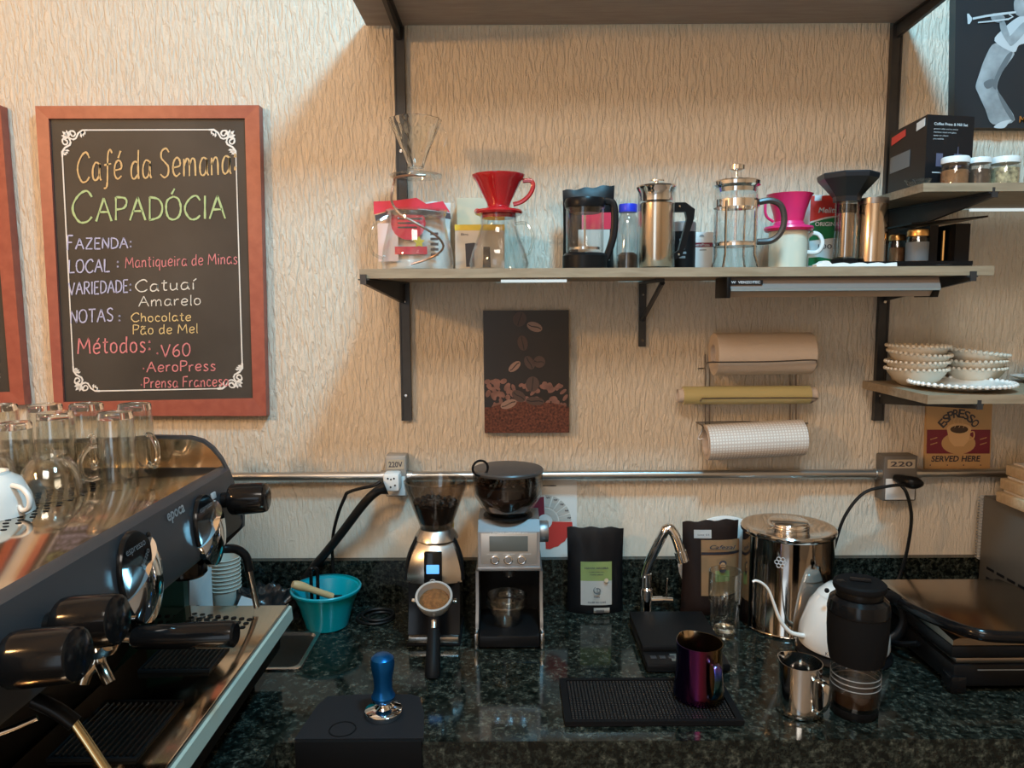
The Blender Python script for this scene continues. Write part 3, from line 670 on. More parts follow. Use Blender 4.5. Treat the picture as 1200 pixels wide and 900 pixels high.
for i, ch in enumerate(word):
    an = math.radians(-50+100*i/(len(word)-1)); R_ = 32
    c = at(1123.5+R_*math.sin(an)*.78, 517-R_*math.cos(an)*1.02, Ye)
    ex = Vector((math.cos(an), 0, -math.sin(an)*.9)).normalized(); ey = Vector((math.sin(an)*.9, 0, math.cos(an))).normalized()
    put_text(mb, ch, c, ex, ey, .0148 if ch != 'I' else .005, .0205, bold=True)
put_text(mb, 'SERVED HERE', at(1120, 537.5, Ye), EX, EZ, .117, .0145, bold=True, shear=.1)
for u in (1090,1110,1129,1149): spot(mb, u, 545, .8, .8, 0, Ye, 8, .0006)
mb.build('lettering', M['dark'], t, W=True, smooth=False)
mb = MB()
for s in (1090, 1148):
    for k in range(2): mb.ribbon([at(s+i*2, 515+k*6-i*.6, Ye) for i in range(5)], .002, t=.001)
mb.build('band_flourish', M['tansign'], t, W=True, smooth=False)

# round flavour chart behind the silver grinder
Yf = -.0035
t = panel('chart_poster', 'white paper chart with red and maroon wheel behind the silver grinder', 'poster', [(612,562), (676,562), (676,652), (612,655)], .003, 'paper')
cu, cv = 638.5, 611
def sector(mb, a0, a1, r0, r1, d, n=10, jag=0):
    pts = [(r1*(1+(jag if i % 2 else 0)), math.radians(a0+(a1-a0)*i/n)) for i in range(n+1)]
    pts += [(r0, math.radians(a1+(a0-a1)*i/n)) for i in range(n+1)]
    upoly(mb, [(cu+r*math.cos(a), cv-r*math.sin(a)) for r, a in pts], Yf, d)
mb = MB(); sector(mb, 92, 180, 8, 29, .0004); mb.build('maroon_sector', M['maroon'], t, W=True, smooth=False)
mb = MB(); sector(mb, -88, -1, 5, 32, .0004, jag=.03); mb.build('red_sector', M['redprint'], t, W=True, smooth=False)
mb = MB()
for k in range(5): sector(mb, 2+k*18, 17+k*18, 17, 31, .0004, 5)
sector(mb, 3, 90, 9, 15.5, .0004); mb.build('pale_segments', mat('beige_print', (.50,.47,.42), .8), t, W=True, smooth=False)
mb = MB(); spot(mb, cu, cv, 8.5, 8.5, 0, Yf, 24, .0012); mb.build('hub', M['white'], t, W=True, smooth=False)
mb = MB()
for k in range(5):
    an = math.radians(10+k*18); mb.ribbon([at(cu+29*math.cos(an)+i*.9-2, cv-29*math.sin(an)+(i % 2)*1.6, Yf) for i in range(5)], .0022, t=.001)
mb.ribbon([at(636+i*3.2, 569, Yf) for i in range(6)], .0022, t=.001); mb.build('marks', M['dark'], t, W=True, smooth=False)

# trumpet player canvas
Yt = -.026
t = panel('canvas_picture', 'large dark canvas of a person in white shirt and jeans playing a trumpet', 'picture', [(1121,-62), (1290,-62), (1275,151), (1118,149.5)], .025, 'night')
def fig(name, m, polys, d):
    mb = MB()
    for pl in polys: upoly(mb, [(q.x, q.y) for q in catmull([(a, b_, 0) for a, b_ in pl], 4, True)], Yt, d)
    return mb.build(name, M[m], t, W=True, smooth=False)
K = lambda x, y: (1110+x*.1778, y*.1778)
fig('trousers', 'grey1', [[K(315,285), K(440,340), K(400,420), K(360,480), K(330,560), K(345,620), K(445,790), K(300,820), K(250,720), K(205,620), K(187,570), K(210,490), K(250,380)]], .0004)
fig('trouser_shade', 'grey3', [[K(395,360), K(430,350), K(385,440), K(335,520), K(320,590), K(300,560), K(330,470)], [K(240,545), K(300,520), K(310,560), K(260,585)], [K(330,600), K(400,700), K(440,780), K(420,790), K(360,690)]], .0008)
fig('shirt', 'grey2', [[K(310,270), K(370,190), K(440,130), K(506,95), K(540,90), K(540,260), K(470,300), K(435,345)]], .0008)
fig('skin', 'grey1', [[K(345,130), K(375,140), K(405,220), K(415,235), K(480,165), K(510,150), K(520,200), K(430,300), K(395,280), K(350,200)], [K(290,95), K(330,90), K(375,110), K(370,140), K(330,150), K(290,130)], [K(440,5), K(480,-30), K(560,-30), K(560,80), K(490,108), K(455,100), K(445,80), K(438,60)]], .0012)
fig('shoe', 'grey2', [[K(305,840), K(350,805), K(420,790), K(400,815), K(370,845)]], .0012)
mb = MB(); Kp = lambda x, y: at(*K(x, y), Yt)
mb.ribbon([Kp(165,125), Kp(250,108), Kp(340,95), Kp(450,82)], .0045, t=.0016); mb.ribbon([Kp(200,150), Kp(300,140), Kp(400,128), Kp(430,112), Kp(405,95)], .0035, t=.0016)
upoly(mb, [K(128,92), K(140,92), K(160,120), K(160,135), K(145,160), K(132,160)], Yt, .0017); mb.build('trumpet', M['grey2'], t, W=True, smooth=False)
tx = MB(); put_text(tx, 'M', at(1198, 140, Yt), EX, EZ, .014, bold=True); tx.build('orange_lettering', M['gold'], t, W=True, smooth=False)

# ------------------------------------------------------------------ kitchen roll rack
A = [at(829, 425, -.01), at(829, 522, -.01), at(929, 425, -.01), at(929, 522, -.01)]
t = thing('roll_rack', 'wire wall rack holding three kitchen rolls above the conduit', 'rack', ((A[1].x+A[3].x)/2, 0, A[1].z))
mb = MB()
for u in (826.5, 831.5, 926, 933): mb.tube([at(u, 415, -.006), at(u, 526, -.006)], .0016, 6)
mb.build('back_wires', M['darksteel'], t, W=True)
def arm(pts, r=.0018): MB().tube([at(u, v, y) for u, v, y in pts], r, 6, smooth=4).build('roll_arm', M['darksteel'], t, W=True)
arm([(818,432,-.055), (826,431,-.05), (829,425,-.115), (850,424.5,-.118), (900,424,-.118), (950,422,-.118), (957,424,-.11), (956,431,-.07), (949,432,-.06)])
arm([(820,475,-.02), (822,468,-.085), (830,467,-.088), (890,466.5,-.088), (952,466.5,-.088), (956,468,-.06), (950,472,-.02)])
arm([(816,495,-.01), (824,501,-.05), (818,514,-.06), (824,514,-.062)])
arm([(945,496,-.01), (940,505,-.05), (946,512,-.06), (940,515,-.062)])
arm([(815.5,495,-.008), (870,494,-.008), (947,496,-.008)], .0015)
def roll(name, label, l, r_, rad, hole, m, Yc, tilt=0):
    a_, b_ = at(*l, Yc), at(*r_, Yc); ax = (b_-a_); L = ax.length; ax.normalize()
    t = thing(name, label, 'kitchen roll', a_)
    Mx = ax.to_track_quat('Z', 'Y').to_matrix().to_4x4()
    s = mpp(a_); R_ = rad*s; h = hole*s
    MB().lathe([(h+.0012,0), (R_-.001,0), (R_,.001), (R_,L-.001), (R_-.001,L), (h+.0012,L)], seg=40, M=Mx).build('wound_sheet', M[m], t)
    MB().lathe([(h,-.001), (h+.001,-.001), (h+.001,L+.001), (h,L+.001), (h,-.001)], seg=24, M=Mx).build('core', M['core'], t)
    return t, Mx, L, R_
roll('paper_towel_roll', 'beige paper towel roll topmost on the wire rack', (836,415), (949,414), 24.5, 10.5, 'towel', -.062)
t2, Mx, L, R_ = roll('cling_film_roll', 'yellow cling film roll in the middle of the wire rack', (800,463.5), (948,462.5), 10.8, 7, 'film', -.05)
MB().lathe([(.0148,-.012), (.0158,-.012), (.0158,L+.014), (.0148,L+.014), (.0148,-.012)], seg=24, M=Mx).build('card_tube', M['core'], t2)
mdot, ntt, bb = nodes('quilted_cloth_roll')
tc = ntt.nodes.new('ShaderNodeTexCoord'); ck = ntt.nodes.new('ShaderNodeTexBrick'); ck.offset = 0; ck.inputs['Scale'].default_value = 1
ck.inputs['Brick Width'].default_value = .0068; ck.inputs['Row Height'].default_value = .0068; ck.inputs['Mortar Size'].default_value = .0014
ck.inputs['Color1'].default_value = (.78,.74,.68,1); ck.inputs['Color2'].default_value = (.78,.74,.68,1); ck.inputs['Mortar'].default_value = (.60,.51,.44,1)
ntt.links.new(tc.outputs['UV'], ck.inputs['Vector']); ntt.links.new(ck.outputs['Color'], bb.inputs['Base Color']); bb.inputs['Roughness'].default_value = .85
M['quilt'] = mdot
t3, Mx, L, R_ = roll('cloth_roll', 'white checked cleaning cloth roll lowest on the wire rack', (827,518.5), (940,512.5), 21, 15, 'quilt', -.06)
o = [c for c in t3.children if c.name.startswith('wound')][0]; me = o.data; uv = me.uv_layers.new(name='uv'); Mi = Mx.inverted()
for poly in me.polygons:
    for li in poly.loop_indices:
        q = Mi @ me.vertices[me.loops[li].vertex_index].co
        an = math.atan2(q.y, q.x)
        cc = Mi @ poly.center
        if abs(an-math.atan2(cc.y, cc.x)) > PI: an += 2*PI if an < 0 else -2*PI
        uv.data[li].uv = (q.z, an*R_)
# ------------------------------------------------------------------ things on the brewer shelf
def PR(u, Y, z0, lst):
    c = at(u, 330, Y); s = mpp(Vector((c.x, Y, z0)))
    return [(r*s, max(at(u, v, Y).z-z0, 0)) for r, v in lst]
def XS(u, Y, z0): return at(u, 330, Y).x
def HZ(v, Y, z0, u=700): return at(u, v, Y).z-z0
def SC_(u, Y, z0): return mpp(Vector((at(u, 330, Y).x, Y, z0)))
Z0 = ZS+.0003
def bag(t, w, h, d, m, name='pouch', lo=0.0, parent=True, zb=0, skew=0, amp=.006, nx=14, nz=18):
    """standing pouch: full at the bottom, sealed flat at the top"""
    bm = MB(); F_, B_ = [], []
    for j in range(nz+1):
        f = j/nz; th = d/2*(1-f)**.6*(1 if f > .06 else .7+f*5)+.0012
        rf, rb = [], []
        for i in range(nx+1):
            s = i/nx*2-1; e = (1-abs(s)**3)
            cr = amp*math.sin(i*1.9+j*1.1)*math.sin(j*.8+.5*i)*(max(0, f-lo)*(1-f)*3/(1-lo)) if 0 < i < nx else 0
            zz = zb+f*h+skew*s*f+(.002*math.sin(i*1.3)*f)
            rf.append((s*w/2*(1-.03*math.sin(PI*f)), -th*e-.0008+cr*.5, zz)); rb.append((s*w/2*(1-.03*math.sin(PI*f)), th*e+.0008-cr*.3, zz))
        F_.append(bm._v(rf)); B_.append(bm._v(rb))
    for j in range(nz):
        for i in range(nx):
            bm._f([F_[j][i], F_[j][i+1], F_[j+1][i+1], F_[j+1][i]]); bm._f([B_[j][i+1], B_[j][i], B_[j+1][i], B_[j+1][i+1]])
        bm._f([F_[j][0], F_[j+1][0], B_[j+1][0], B_[j][0]]); bm._f([F_[j][nx], B_[j][nx], B_[j+1][nx], F_[j+1][nx]])
    for i in range(nx):
        bm._f([F_[0][i], B_[0][i], B_[0][i+1], F_[0][i+1]]); bm._f([F_[nz][i], F_[nz][i+1], B_[nz][i+1], B_[nz][i]])
    return bm.build(name, m, t, angle=60)
def decal(t, name, m, w0, w1, z0, z1, y, pts=None, lift=.0006, nx=8):
    """printed area wrapped as a slim sheet just in front of a pouch"""
    b = MB()
    if pts: b.extrude([(x, y, z) for x, z in pts], (0, -lift, 0))
    else: b.box(w0, w1, y-lift, y, z0, z1)
    return b.build(name, M[m], t, smooth=False)
def box_thing(name, label, cat, u0, u1, v0, Y, d, m, z0=Z0, rz=0, zb=None):
    A, B = at(u0, v0, Y), at(u1, v0, Y)
    t = thing(name, label, cat, ((A.x+B.x)/2, Y+d/2, z0), rz)
    w_ = B.x-A.x; h = A.z-z0
    MB().box(-w_/2, w_/2, -d/2, d/2, 0, h, .0012).build('carton', M[m], t)
    return t, w_, h

# red and white sachet behind the first glass server
Y = -.064; u = 486; s = SC_(u, Y, Z0)
t = thing('filter_bag', 'red and white printed pouch behind the leftmost glass server', 'bag', (XS(u, Y, Z0), Y, Z0))
h = HZ(236, Y, Z0); bag(t, 87*s, h, .05, M['foil'], skew=.0, amp=.003)
X = lambda q: (q-u)*s; Zq = lambda q: HZ(q, Y, Z0)
yb = -.031
decal(t, 'red_top', 'bagred', 0,0,0,0, yb, [(X(443),Zq(237)), (X(468),Zq(236)), (X(492),Zq(233)), (X(503),Zq(240)), (X(522),Zq(237)), (X(530),Zq(250)), (X(500),Zq(246)), (X(470),Zq(245)), (X(443),Zq(252))])
decal(t, 'dark_border', 'dark', 0,0,0,0, yb, [(X(444),Zq(253)), (X(470),Zq(246)), (X(500),Zq(247)), (X(530),Zq(251)), (X(531),Zq(258)), (X(500),Zq(253)), (X(470),Zq(252)), (X(445),Zq(260))], .0009)
decal(t, 'red_emblem', 'bagred', 0,0,0,0, yb, [(X(482+20*math.cos(a)),Zq(262)+19*s*math.sin(a)) for a in [2*PI*k/18 for k in range(18)]], .0007)
decal(t, 'pink_stripe', 'bagpink', X(447), X(470), Zq(306), Zq(262), yb, lift=.0005)
decal(t, 'red_foot', 'bagred', X(466), X(503), Zq(298), Zq(289), yb)
decal(t, 'yellow_star', 'yellow', 0,0,0,0, yb, [(X(494)+(7 if k % 2 == 0 else 3.5)*s*math.sin(2*PI*k/10), Zq(284)+(7 if k % 2 == 0 else 3.5)*s*math.cos(2*PI*k/10)) for k in range(10)], .0011)
b = MB()
for k in range(5): b.box(X(507), X(516), yb-.001, yb, Zq(300-k*6), Zq(297-k*6))
for k in range(3): b.box(X(470), X(498-k*3), yb-.0014, yb-.0006, Zq(258+k*5), Zq(256+k*5))
b.build('small_print', M['dark'], t, smooth=False)

# glass server with wire stand and glass dripper
Y = -.175; u = 490
t = thing('glass_server', 'leftmost glass coffee server, beneath the wire stand with the clear dripper', 'coffee server', (XS(u, Y, Z0), Y, Z0), group='glass coffee servers')
pf = PR(u, Y, Z0, [(38,320), (41,316), (42,308), (40,292), (36,276), (33,262), (33,250), (36,247)])
MB().lathe(vessel(pf, .002), seg=40).build('jug', M['g'], t)
s = SC_(u, Y, Z0)
MB().tube([(-33*s,0,HZ(252,Y,Z0)), (-45*s,-.012,HZ(260,Y,Z0)), (-54*s,-.02,HZ(276,Y,Z0)), (-51*s,-.018,HZ(295,Y,Z0)), (-40*s,-.008,HZ(302,Y,Z0))], .0034, 8, smooth=6).build('handle', M['gthick'], t)
MB().lathe([(33*s,HZ(253,Y,Z0)), (34.5*s,HZ(250,Y,Z0)), (33*s,HZ(247,Y,Z0)), (31*s,HZ(250,Y,Z0)), (33*s,HZ(253,Y,Z0))], seg=32).build('rim_band', M['gthick'], t)
t = thing('dripper_stand', 'bronze wire spiral ring stand rising from the leftmost glass server', 'dripper stand', (XS(u, Y, Z0), Y, Z0))
zr = HZ(206,Y,Z0); R_ = 27*s
MB().lathe([(R_*.62,zr-.001), (R_*1.1,zr-.001), (R_*1.12,zr+.003), (R_*1.0,zr+.0045), (R_*.62,zr+.003), (R_*.62,zr-.001)], seg=36).build('ring_plate', M['gthick'], t)
sp = [(R_*.95*math.cos(a), R_*.95*math.sin(a), zr-.004-(k*.0004)) for k, a in enumerate([math.radians(-60-25*i) for i in range(6)])]
sp += [(-29*s,-.002,HZ(228,Y,Z0)), (-26*s,-.018,HZ(240,Y,Z0)), (-17*s,-.027,HZ(252,Y,Z0)), (-3*s,-.028,HZ(260,Y,Z0)), (14*s,-.024,HZ(270,Y,Z0)), (27*s,-.01,HZ(280,Y,Z0)), (29*s,.012,HZ(290,Y,Z0)), (14*s,.028,HZ(300,Y,Z0)), (-10*s,.027,HZ(308,Y,Z0))]
MB().tube(sp, .0024, 8, smooth=4).build('spiral_wire', M['copper'], t)
t = thing('cone_dripper', 'clear ribbed glass cone dripper on the wire ring stand', 'coffee dripper', (XS(u, Y, Z0), Y, Z0+zr+.0048))
zz = Z0+zr+.0048
pf = PR(u, Y, zz, [(9,196.5), (10,192), (14,180), (21,164), (28,147), (30,141)])
ribs = lambda a, z: 1+.035*math.sin(14*(a+z*9))
MB().lathe(vessel(pf, .0022, .001), seg=84, fn=ribs).build('cone', M['greal'], t)
MB().tube([(27*s,-.008,HZ(150,Y,zz)), (36*s,-.016,HZ(158,Y,zz)), (33*s,-.014,HZ(172,Y,zz)), (20*s,-.006,HZ(178,Y,zz))], .0028, 8, smooth=6).build('handle', M['g'], t)

# cartons behind the second server
t, w_, h = box_thing('carton', 'tan card box standing behind the carton with the yellow top', 'box', 535, 571, 232, -.05, .045, 'tan')
b = MB(); b.lathe([(0,0), (.007,0), (.007,.0006), (0,.0006)], seg=12, M=Matrix.Translation((.012,-.0228,h*.82)) @ Matrix.Rotation(PI/2,4,'X')); b.build('seal_print', M['redprint'], t)
t, w_, h = box_thing('carton', 'pale carton with yellow top band seen through the second glass server', 'box', 533, 591, 263.5, -.105, .05, 'card')
MB().box(-w_/2-.0005, w_/2+.0005, -.0256, .0256, h-.012, h+.0004).build('yellow_band', M['yellow'], t, smooth=False)
b = MB(); b.extrude([(-.030,-.0252,.012), (-.012,-.0252,.012), (-.012,-.0252,.055), (-.004,-.0252,.060), (-.012,-.0252,.064), (-.032,-.0252,.062)], (0,-.0006,0)).extrude([(.006,-.0252,.01), (.024,-.0252,.01), (.022,-.0252,.055), (.008,-.0252,.055)], (0,-.0006,0))
b.build('dark_print', M['dark'], t, smooth=False)
tx = MB(); put_text(tx, 'filtro', (-.033,-.0252,.082), EX, EZ, .016); tx.build('lettering', M['dark'], t, smooth=False)

# second server with the red dripper
Y = -.185; u = 585; s = SC_(u, Y, Z0)
t = thing('glass_server', 'rounded glass coffee server beneath the red cone dripper', 'coffee server', (XS(u, Y, Z0), Y, Z0), group='glass coffee servers')
pf = PR(u, Y, Z0, [(28,321), (33,317), (35,309), (31,294), (25,278), (21,266), (21,256), (23,253)])
MB().lathe(vessel(pf, .002), seg=40).build('jug', M['g'], t)
MB().tube([(20*s,-.004,HZ(262,Y,Z0)), (31*s,-.012,HZ(262,Y,Z0)), (38*s,-.017,HZ(272,Y,Z0)), (39*s,-.017,HZ(284,Y,Z0)), (35*s,-.014,HZ(296,Y,Z0)), (28*s,-.009,HZ(301,Y,Z0))], .0034, 8, smooth=6).build('handle', M['gthick'], t)
MB().lathe(PR(u, Y, Z0, [(0,256), (20,256), (20,251.6), (0,251.6)]), seg=32).build('lid', M['red'], t)
zz = at(u, 251.4, Y).z
t = thing('cone_dripper', 'red ceramic cone dripper with a loop handle on the rounded server', 'coffee dripper', (XS(u, Y, Z0), Y, zz))
pf = PR(u, Y, zz, [(27,251.4), (28.5,249), (27,246.5), (16,245), (13,242), (14,238), (20,226), (26,214), (30.5,208), (31,205.5)])
pf[0] = (pf[0][0], 0)
MB().lathe([(0,.0)]+pf[:3]+pf[3:]+[(29*s,pf[-1][1]), (25*s,HZ(214,Y,zz)), (18*s,HZ(228,Y,zz)), (8*s,HZ(240,Y,zz)), (0,HZ(240,Y,zz))], seg=44).build('cone', M['red'], t)
MB().tube([(28*s,-.004,HZ(212,Y,zz)), (37*s,-.006,HZ(212,Y,zz)), (40*s,-.007,HZ(218,Y,zz)), (36*s,-.006,HZ(228,Y,zz)), (27*s,-.003,HZ(236,Y,zz)), (17*s,.0,HZ(239,Y,zz))], .0036, 8, smooth=6, flat=1.3).build('handle', M['red'], t)

# black bag and small black press
Y = -.075; u = 689; s = SC_(u, Y, Z0)
t = thing('coffee_bag', 'black foil coffee bag with a red label behind the small black press', 'bag', (XS(u, Y, Z0), Y, Z0))
bag(t, 60*s, HZ(220,Y,Z0), .05, M['bagblack'], skew=.006)
X = lambda q: (q-u)*s; Zq = lambda q: HZ(q, Y, Z0)
decal(t, 'red_label', 'bagred', X(680), X(714), Zq(270), Zq(251), -.029)
decal(t, 'pale_label', 'card', X(676), X(712), Zq(306), Zq(270.5), -.029)
Y = -.20; u = 685; s = SC_(u, Y, Z0)
t = thing('french_press', 'small french press with black lid, base and curved handle', 'french press', (XS(u, Y, Z0), Y, Z0), group='french presses on the shelf')
MB().lathe(PR(u, Y, Z0, [(0,322), (26,322), (26,300), (23,297), (0,297)]), seg=36).build('base', M['blacksat'], t)
MB().lathe(vessel(PR(u, Y, Z0, [(21,296.5), (22,294), (22,236)]), .0018), seg=36).build('beaker', M['g'], t)
MB().lathe(PR(u, Y, Z0, [(0,250), (17,250), (18,245), (23,244), (24,238), (22,233), (8,231), (0,230)]), seg=36).build('lid', M['blacksat'], t)
MB().lathe(PR(u, Y, Z0, [(1.2,293), (1.2,248)]), seg=8).lathe(PR(u, Y, Z0, [(0,293), (18,293), (18,290), (0,290)]), seg=28).build('plunger', M['polished'], t)
MB().tube([(23*s,-.002,HZ(236,Y,Z0)), (31*s,-.006,HZ(238,Y,Z0)), (34*s,-.008,HZ(250,Y,Z0)), (33*s,-.008,HZ(275,Y,Z0)), (27*s,-.005,HZ(297,Y,Z0)), (20*s,-.003,HZ(312,Y,Z0))], .0048, 8, smooth=6, flat=1.6).build('handle', M['blacksat'], t)

# bottle with blue cap
Y = -.115; u = 735; s = SC_(u, Y, Z0)
t = thing('bottle', 'clear bottle of coffee beans with a blue cap beside the steel press', 'bottle', (XS(u, Y, Z0), Y, Z0))
MB().lathe(vessel(PR(u, Y, Z0, [(12,319), (13,317), (13,264), (11,256), (9,252), (9,249)]), .0012), seg=28).build('jar', M['clear'], t)
MB().lathe(PR(u, Y, Z0, [(0,318.5), (11,318.5), (11.5,299), (7,296), (0,297)]), seg=24).build('beans', M['beansD'], t)
MB().lathe(PR(u, Y, Z0, [(0,249), (10.5,249), (10.5,241), (10,239.5), (0,239)]), seg=28, fn=lambda a, z: 1+.02*math.cos(24*a)).build('cap', M['bluecap'], t)

# steel press with angular handle
Y = -.20; u = 768; s = SC_(u, Y, Z0)
t = thing('french_press', 'french press with a coppery steel cylinder and angular black handle', 'french press', (XS(u, Y, Z0), Y, Z0), group='french presses on the shelf')
MB().lathe(PR(u, Y, Z0, [(0,322), (24,322), (24,319), (21,316), (0,316)]), seg=40).build('base', M['chrome'], t)
MB().lathe(vessel(PR(u, Y, Z0, [(20.5,315.5), (21.5,313), (21.5,226)]), .0015), seg=40).build('beaker', M['g'], t)
MB().lathe(PR(u, Y, Z0, [(18.5,314), (19.3,312), (19.3,239), (18,238), (18,312)]), seg=40).build('steel_liner', mat('coppery_steel', (.66,.56,.45), .17, 1, aniso=.4), t)
MB().lathe(PR(u, Y, Z0, [(0,236), (19,236), (19.5,228), (22,224), (23.5,220), (22,218), (8,216), (0,216)]), seg=40).build('lid', M['chrome'], t)
MB().lathe(PR(u, Y, Z0, [(2,216), (2,213), (9,213), (9,211.5), (0,210.8)]), seg=20).build('plunger_knob', M['chrome'], t)
hp = [(21,238), (33,238), (44,246), (43,257), (30,301), (21,305), (21,297), (26,294), (35,257), (33,249), (21,249)]
MB().extrude([((q-0)*s, -.006, HZ(v, Y, Z0)) for q, v in hp], (0,.014,0)).build('handle', M['blacksat'], t, bevel=.002)
for v in (243, 299): MB().ball((26*s,-.0065,HZ(v,Y,Z0)), .0028, seg=8).build('rivet', M['chrome'], t)

# dark canister with silver lid, pale filter box
Y = -.09; u = 799; s = SC_(u, Y, Z0)
t = thing('canister', 'dark cylinder canister with silver top behind the angular handle', 'canister', (XS(u, Y, Z0), Y, Z0))
MB().lathe(PR(u, Y, Z0, [(0,319), (15,319), (15,272), (0,272)]), seg=32).build('body', M['bagblack'], t)
MB().lathe(PR(u, Y, Z0, [(15.2,272), (15.2,262), (14,260.5), (0,260)]), seg=32).build('lid', M['alu'], t)
b = MB()
for k in range(5): b.box(-7*s, (1-k % 3)*s, -15.3*s, -14.6*s, HZ(284+k*5,Y,Z0), HZ(281.5+k*5,Y,Z0))
b.build('print', M['grey1'], t, smooth=False)
Y = -.10; t, w_, h = box_thing('filter_box', 'white box with a maroon name band between the two presses', 'box', 811, 836, 272, Y, .04, 'white')
MB().box(-w_/2+.0005, w_/2-.0005, -.0208, -.0198, HZ(290,Y,Z0), HZ(285,Y,Z0)).build('maroon_band', M['maroon'], t, smooth=False)
tx = MB(); put_text(tx, 'AeroPress', (-.002,-.0210,HZ(287.5,Y,Z0)), EX, EZ, w_*.74); tx.build('lettering', M['white'], t, smooth=False)
b = MB(); b.extrude([(-.008,-.0202,HZ(278,Y,Z0)), (.004,-.0202,HZ(278,Y,Z0)), (.001,-.0202,HZ(275.6,Y,Z0)), (-.005,-.0202,HZ(275.6,Y,Z0))], (0,-.0006,0)).box(-.006,.009,-.0206,-.0199,HZ(294,Y,Z0),HZ(293,Y,Z0)); b.build('print', M['grey1'], t, smooth=False)

# large glass press in chrome frame
Y = -.20; u = 860; s = SC_(u, Y, Z0)
t = thing('french_press', 'tall glass french press in a chrome frame with dark D handle', 'french press', (XS(u, Y, Z0), Y, Z0), group='french presses on the shelf')
MB().lathe(vessel(PR(u, Y, Z0, [(23,316), (24.5,313), (24.5,221)]), .0016), seg=40).build('beaker', M['g'], t)
MB().lathe(PR(u, Y, Z0, [(0,226), (22,226), (23,221), (27,218), (27.5,214), (25,212), (9,210.5), (0,210)]), seg=40).build('lid', M['chrome'], t)
MB().lathe(PR(u, Y, Z0, [(1.4,288), (1.4,198), (2,198)]), seg=10).build('rod', M['chrome'], t)
MB().lathe(PR(u, Y, Z0, [(0,288.5), (22,288.5), (22,284), (20,284), (0,286)]), seg=32).build('filter_disc', M['steel'], t)
MB().lathe(PR(u, Y, Z0, [(0,201), (5,201), (9,199), (9,194), (6,192.5), (0,192)]), seg=24).build('plunger_knob', M['chrome'], t)
fr = MB()
fr.lathe(PR(u, Y, Z0, [(25,244), (26.2,244), (26.2,235), (25,235), (25,244)]), seg=40).build('band', M['chrome'], t); fr = MB(); fr.lathe(PR(u, Y, Z0, [(25,289), (26,289), (26,286), (25,286), (25,289)]), seg=40)
fr.build('band', M['chrome'], t)
for a in (50, 130, 230, 310):
    ca, sa = math.cos(math.radians(a)), math.sin(math.radians(a)); r = 26*s
    MB().tube([(r*ca,r*sa,HZ(238,Y,Z0)), (r*ca,r*sa,HZ(286,Y,Z0)), (r*1.0*ca,r*1.0*sa,HZ(300,Y,Z0)), (r*1.2*ca,r*1.2*sa,.0015)], .0024, 6, flat=1.5).build('leg', M['chrome'], t)
MB().tube([(26*s,-.002,HZ(238,Y,Z0)), (40*s,-.005,HZ(236.5,Y,Z0)), (51*s,-.008,HZ(243,Y,Z0)), (55*s,-.008,HZ(258,Y,Z0)), (52*s,-.008,HZ(273,Y,Z0)), (42*s,-.005,HZ(283,Y,Z0)), (26*s,-.002,HZ(284.5,Y,Z0))], .0058, 8, smooth=6, flat=1.1).build('handle', M['brown'], t)
b = MB(); put_text(b, 'fp', (0,-27.5*s,HZ(226,Y,Z0)), EX, EZ, .01, bold=True); bpy.data.meshes  # tiny engraved mark left out of the scene
b.bm.free()

# cream mug with ring handle and pink dripper
Y = -.125; u = 922; s = SC_(u, Y, Z0)
t = thing('mug', 'cream mug with a ring handle under the pink dripper', 'mug', (XS(u, Y, Z0), Y, Z0))
MB().lathe(vessel(PR(u, Y, Z0, [(19,319), (21,317), (21.5,282), (22,274), (22,271.5)]), .003), seg=36).build('cup', M['cream'], t)
MB().tube([(21*s,-.004,HZ(280,Y,Z0)), (27*s,-.008,HZ(275,Y,Z0)), (34*s,-.012,HZ(278,Y,Z0)), (37*s,-.014,HZ(288,Y,Z0)), (32*s,-.011,HZ(297,Y,Z0)), (21*s,-.006,HZ(297,Y,Z0))], .0032, 8, smooth=6, flat=1.4).build('handle', M['porcelain'], t)
zz = at(u, 271.2, Y).z
t = thing('cone_dripper', 'bright pink plastic cone dripper on the cream mug', 'coffee dripper', (XS(u, Y, Z0), Y, zz))
pf = PR(u, Y, zz, [(26,271.0), (28,268.5), (27,266), (18,264), (16,260), (18,250), (23,234), (26,228)])
pf[0] = (pf[0][0], 0)
MB().lathe([(0,0)]+pf+[(24.5*s,pf[-1][1]), (21*s,HZ(236,Y,zz)), (14*s,HZ(258,Y,zz)), (0,HZ(260,Y,zz))], seg=44).build('cone', M['pink'], t)
MB().tube([(-22*s,.0,HZ(236,Y,zz)), (-28*s,-.002,HZ(240,Y,zz)), (-27*s,-.002,HZ(254,Y,zz)), (-18*s,0,HZ(261,Y,zz))], .003, 8, smooth=6).build('handle', M['pink'], t)

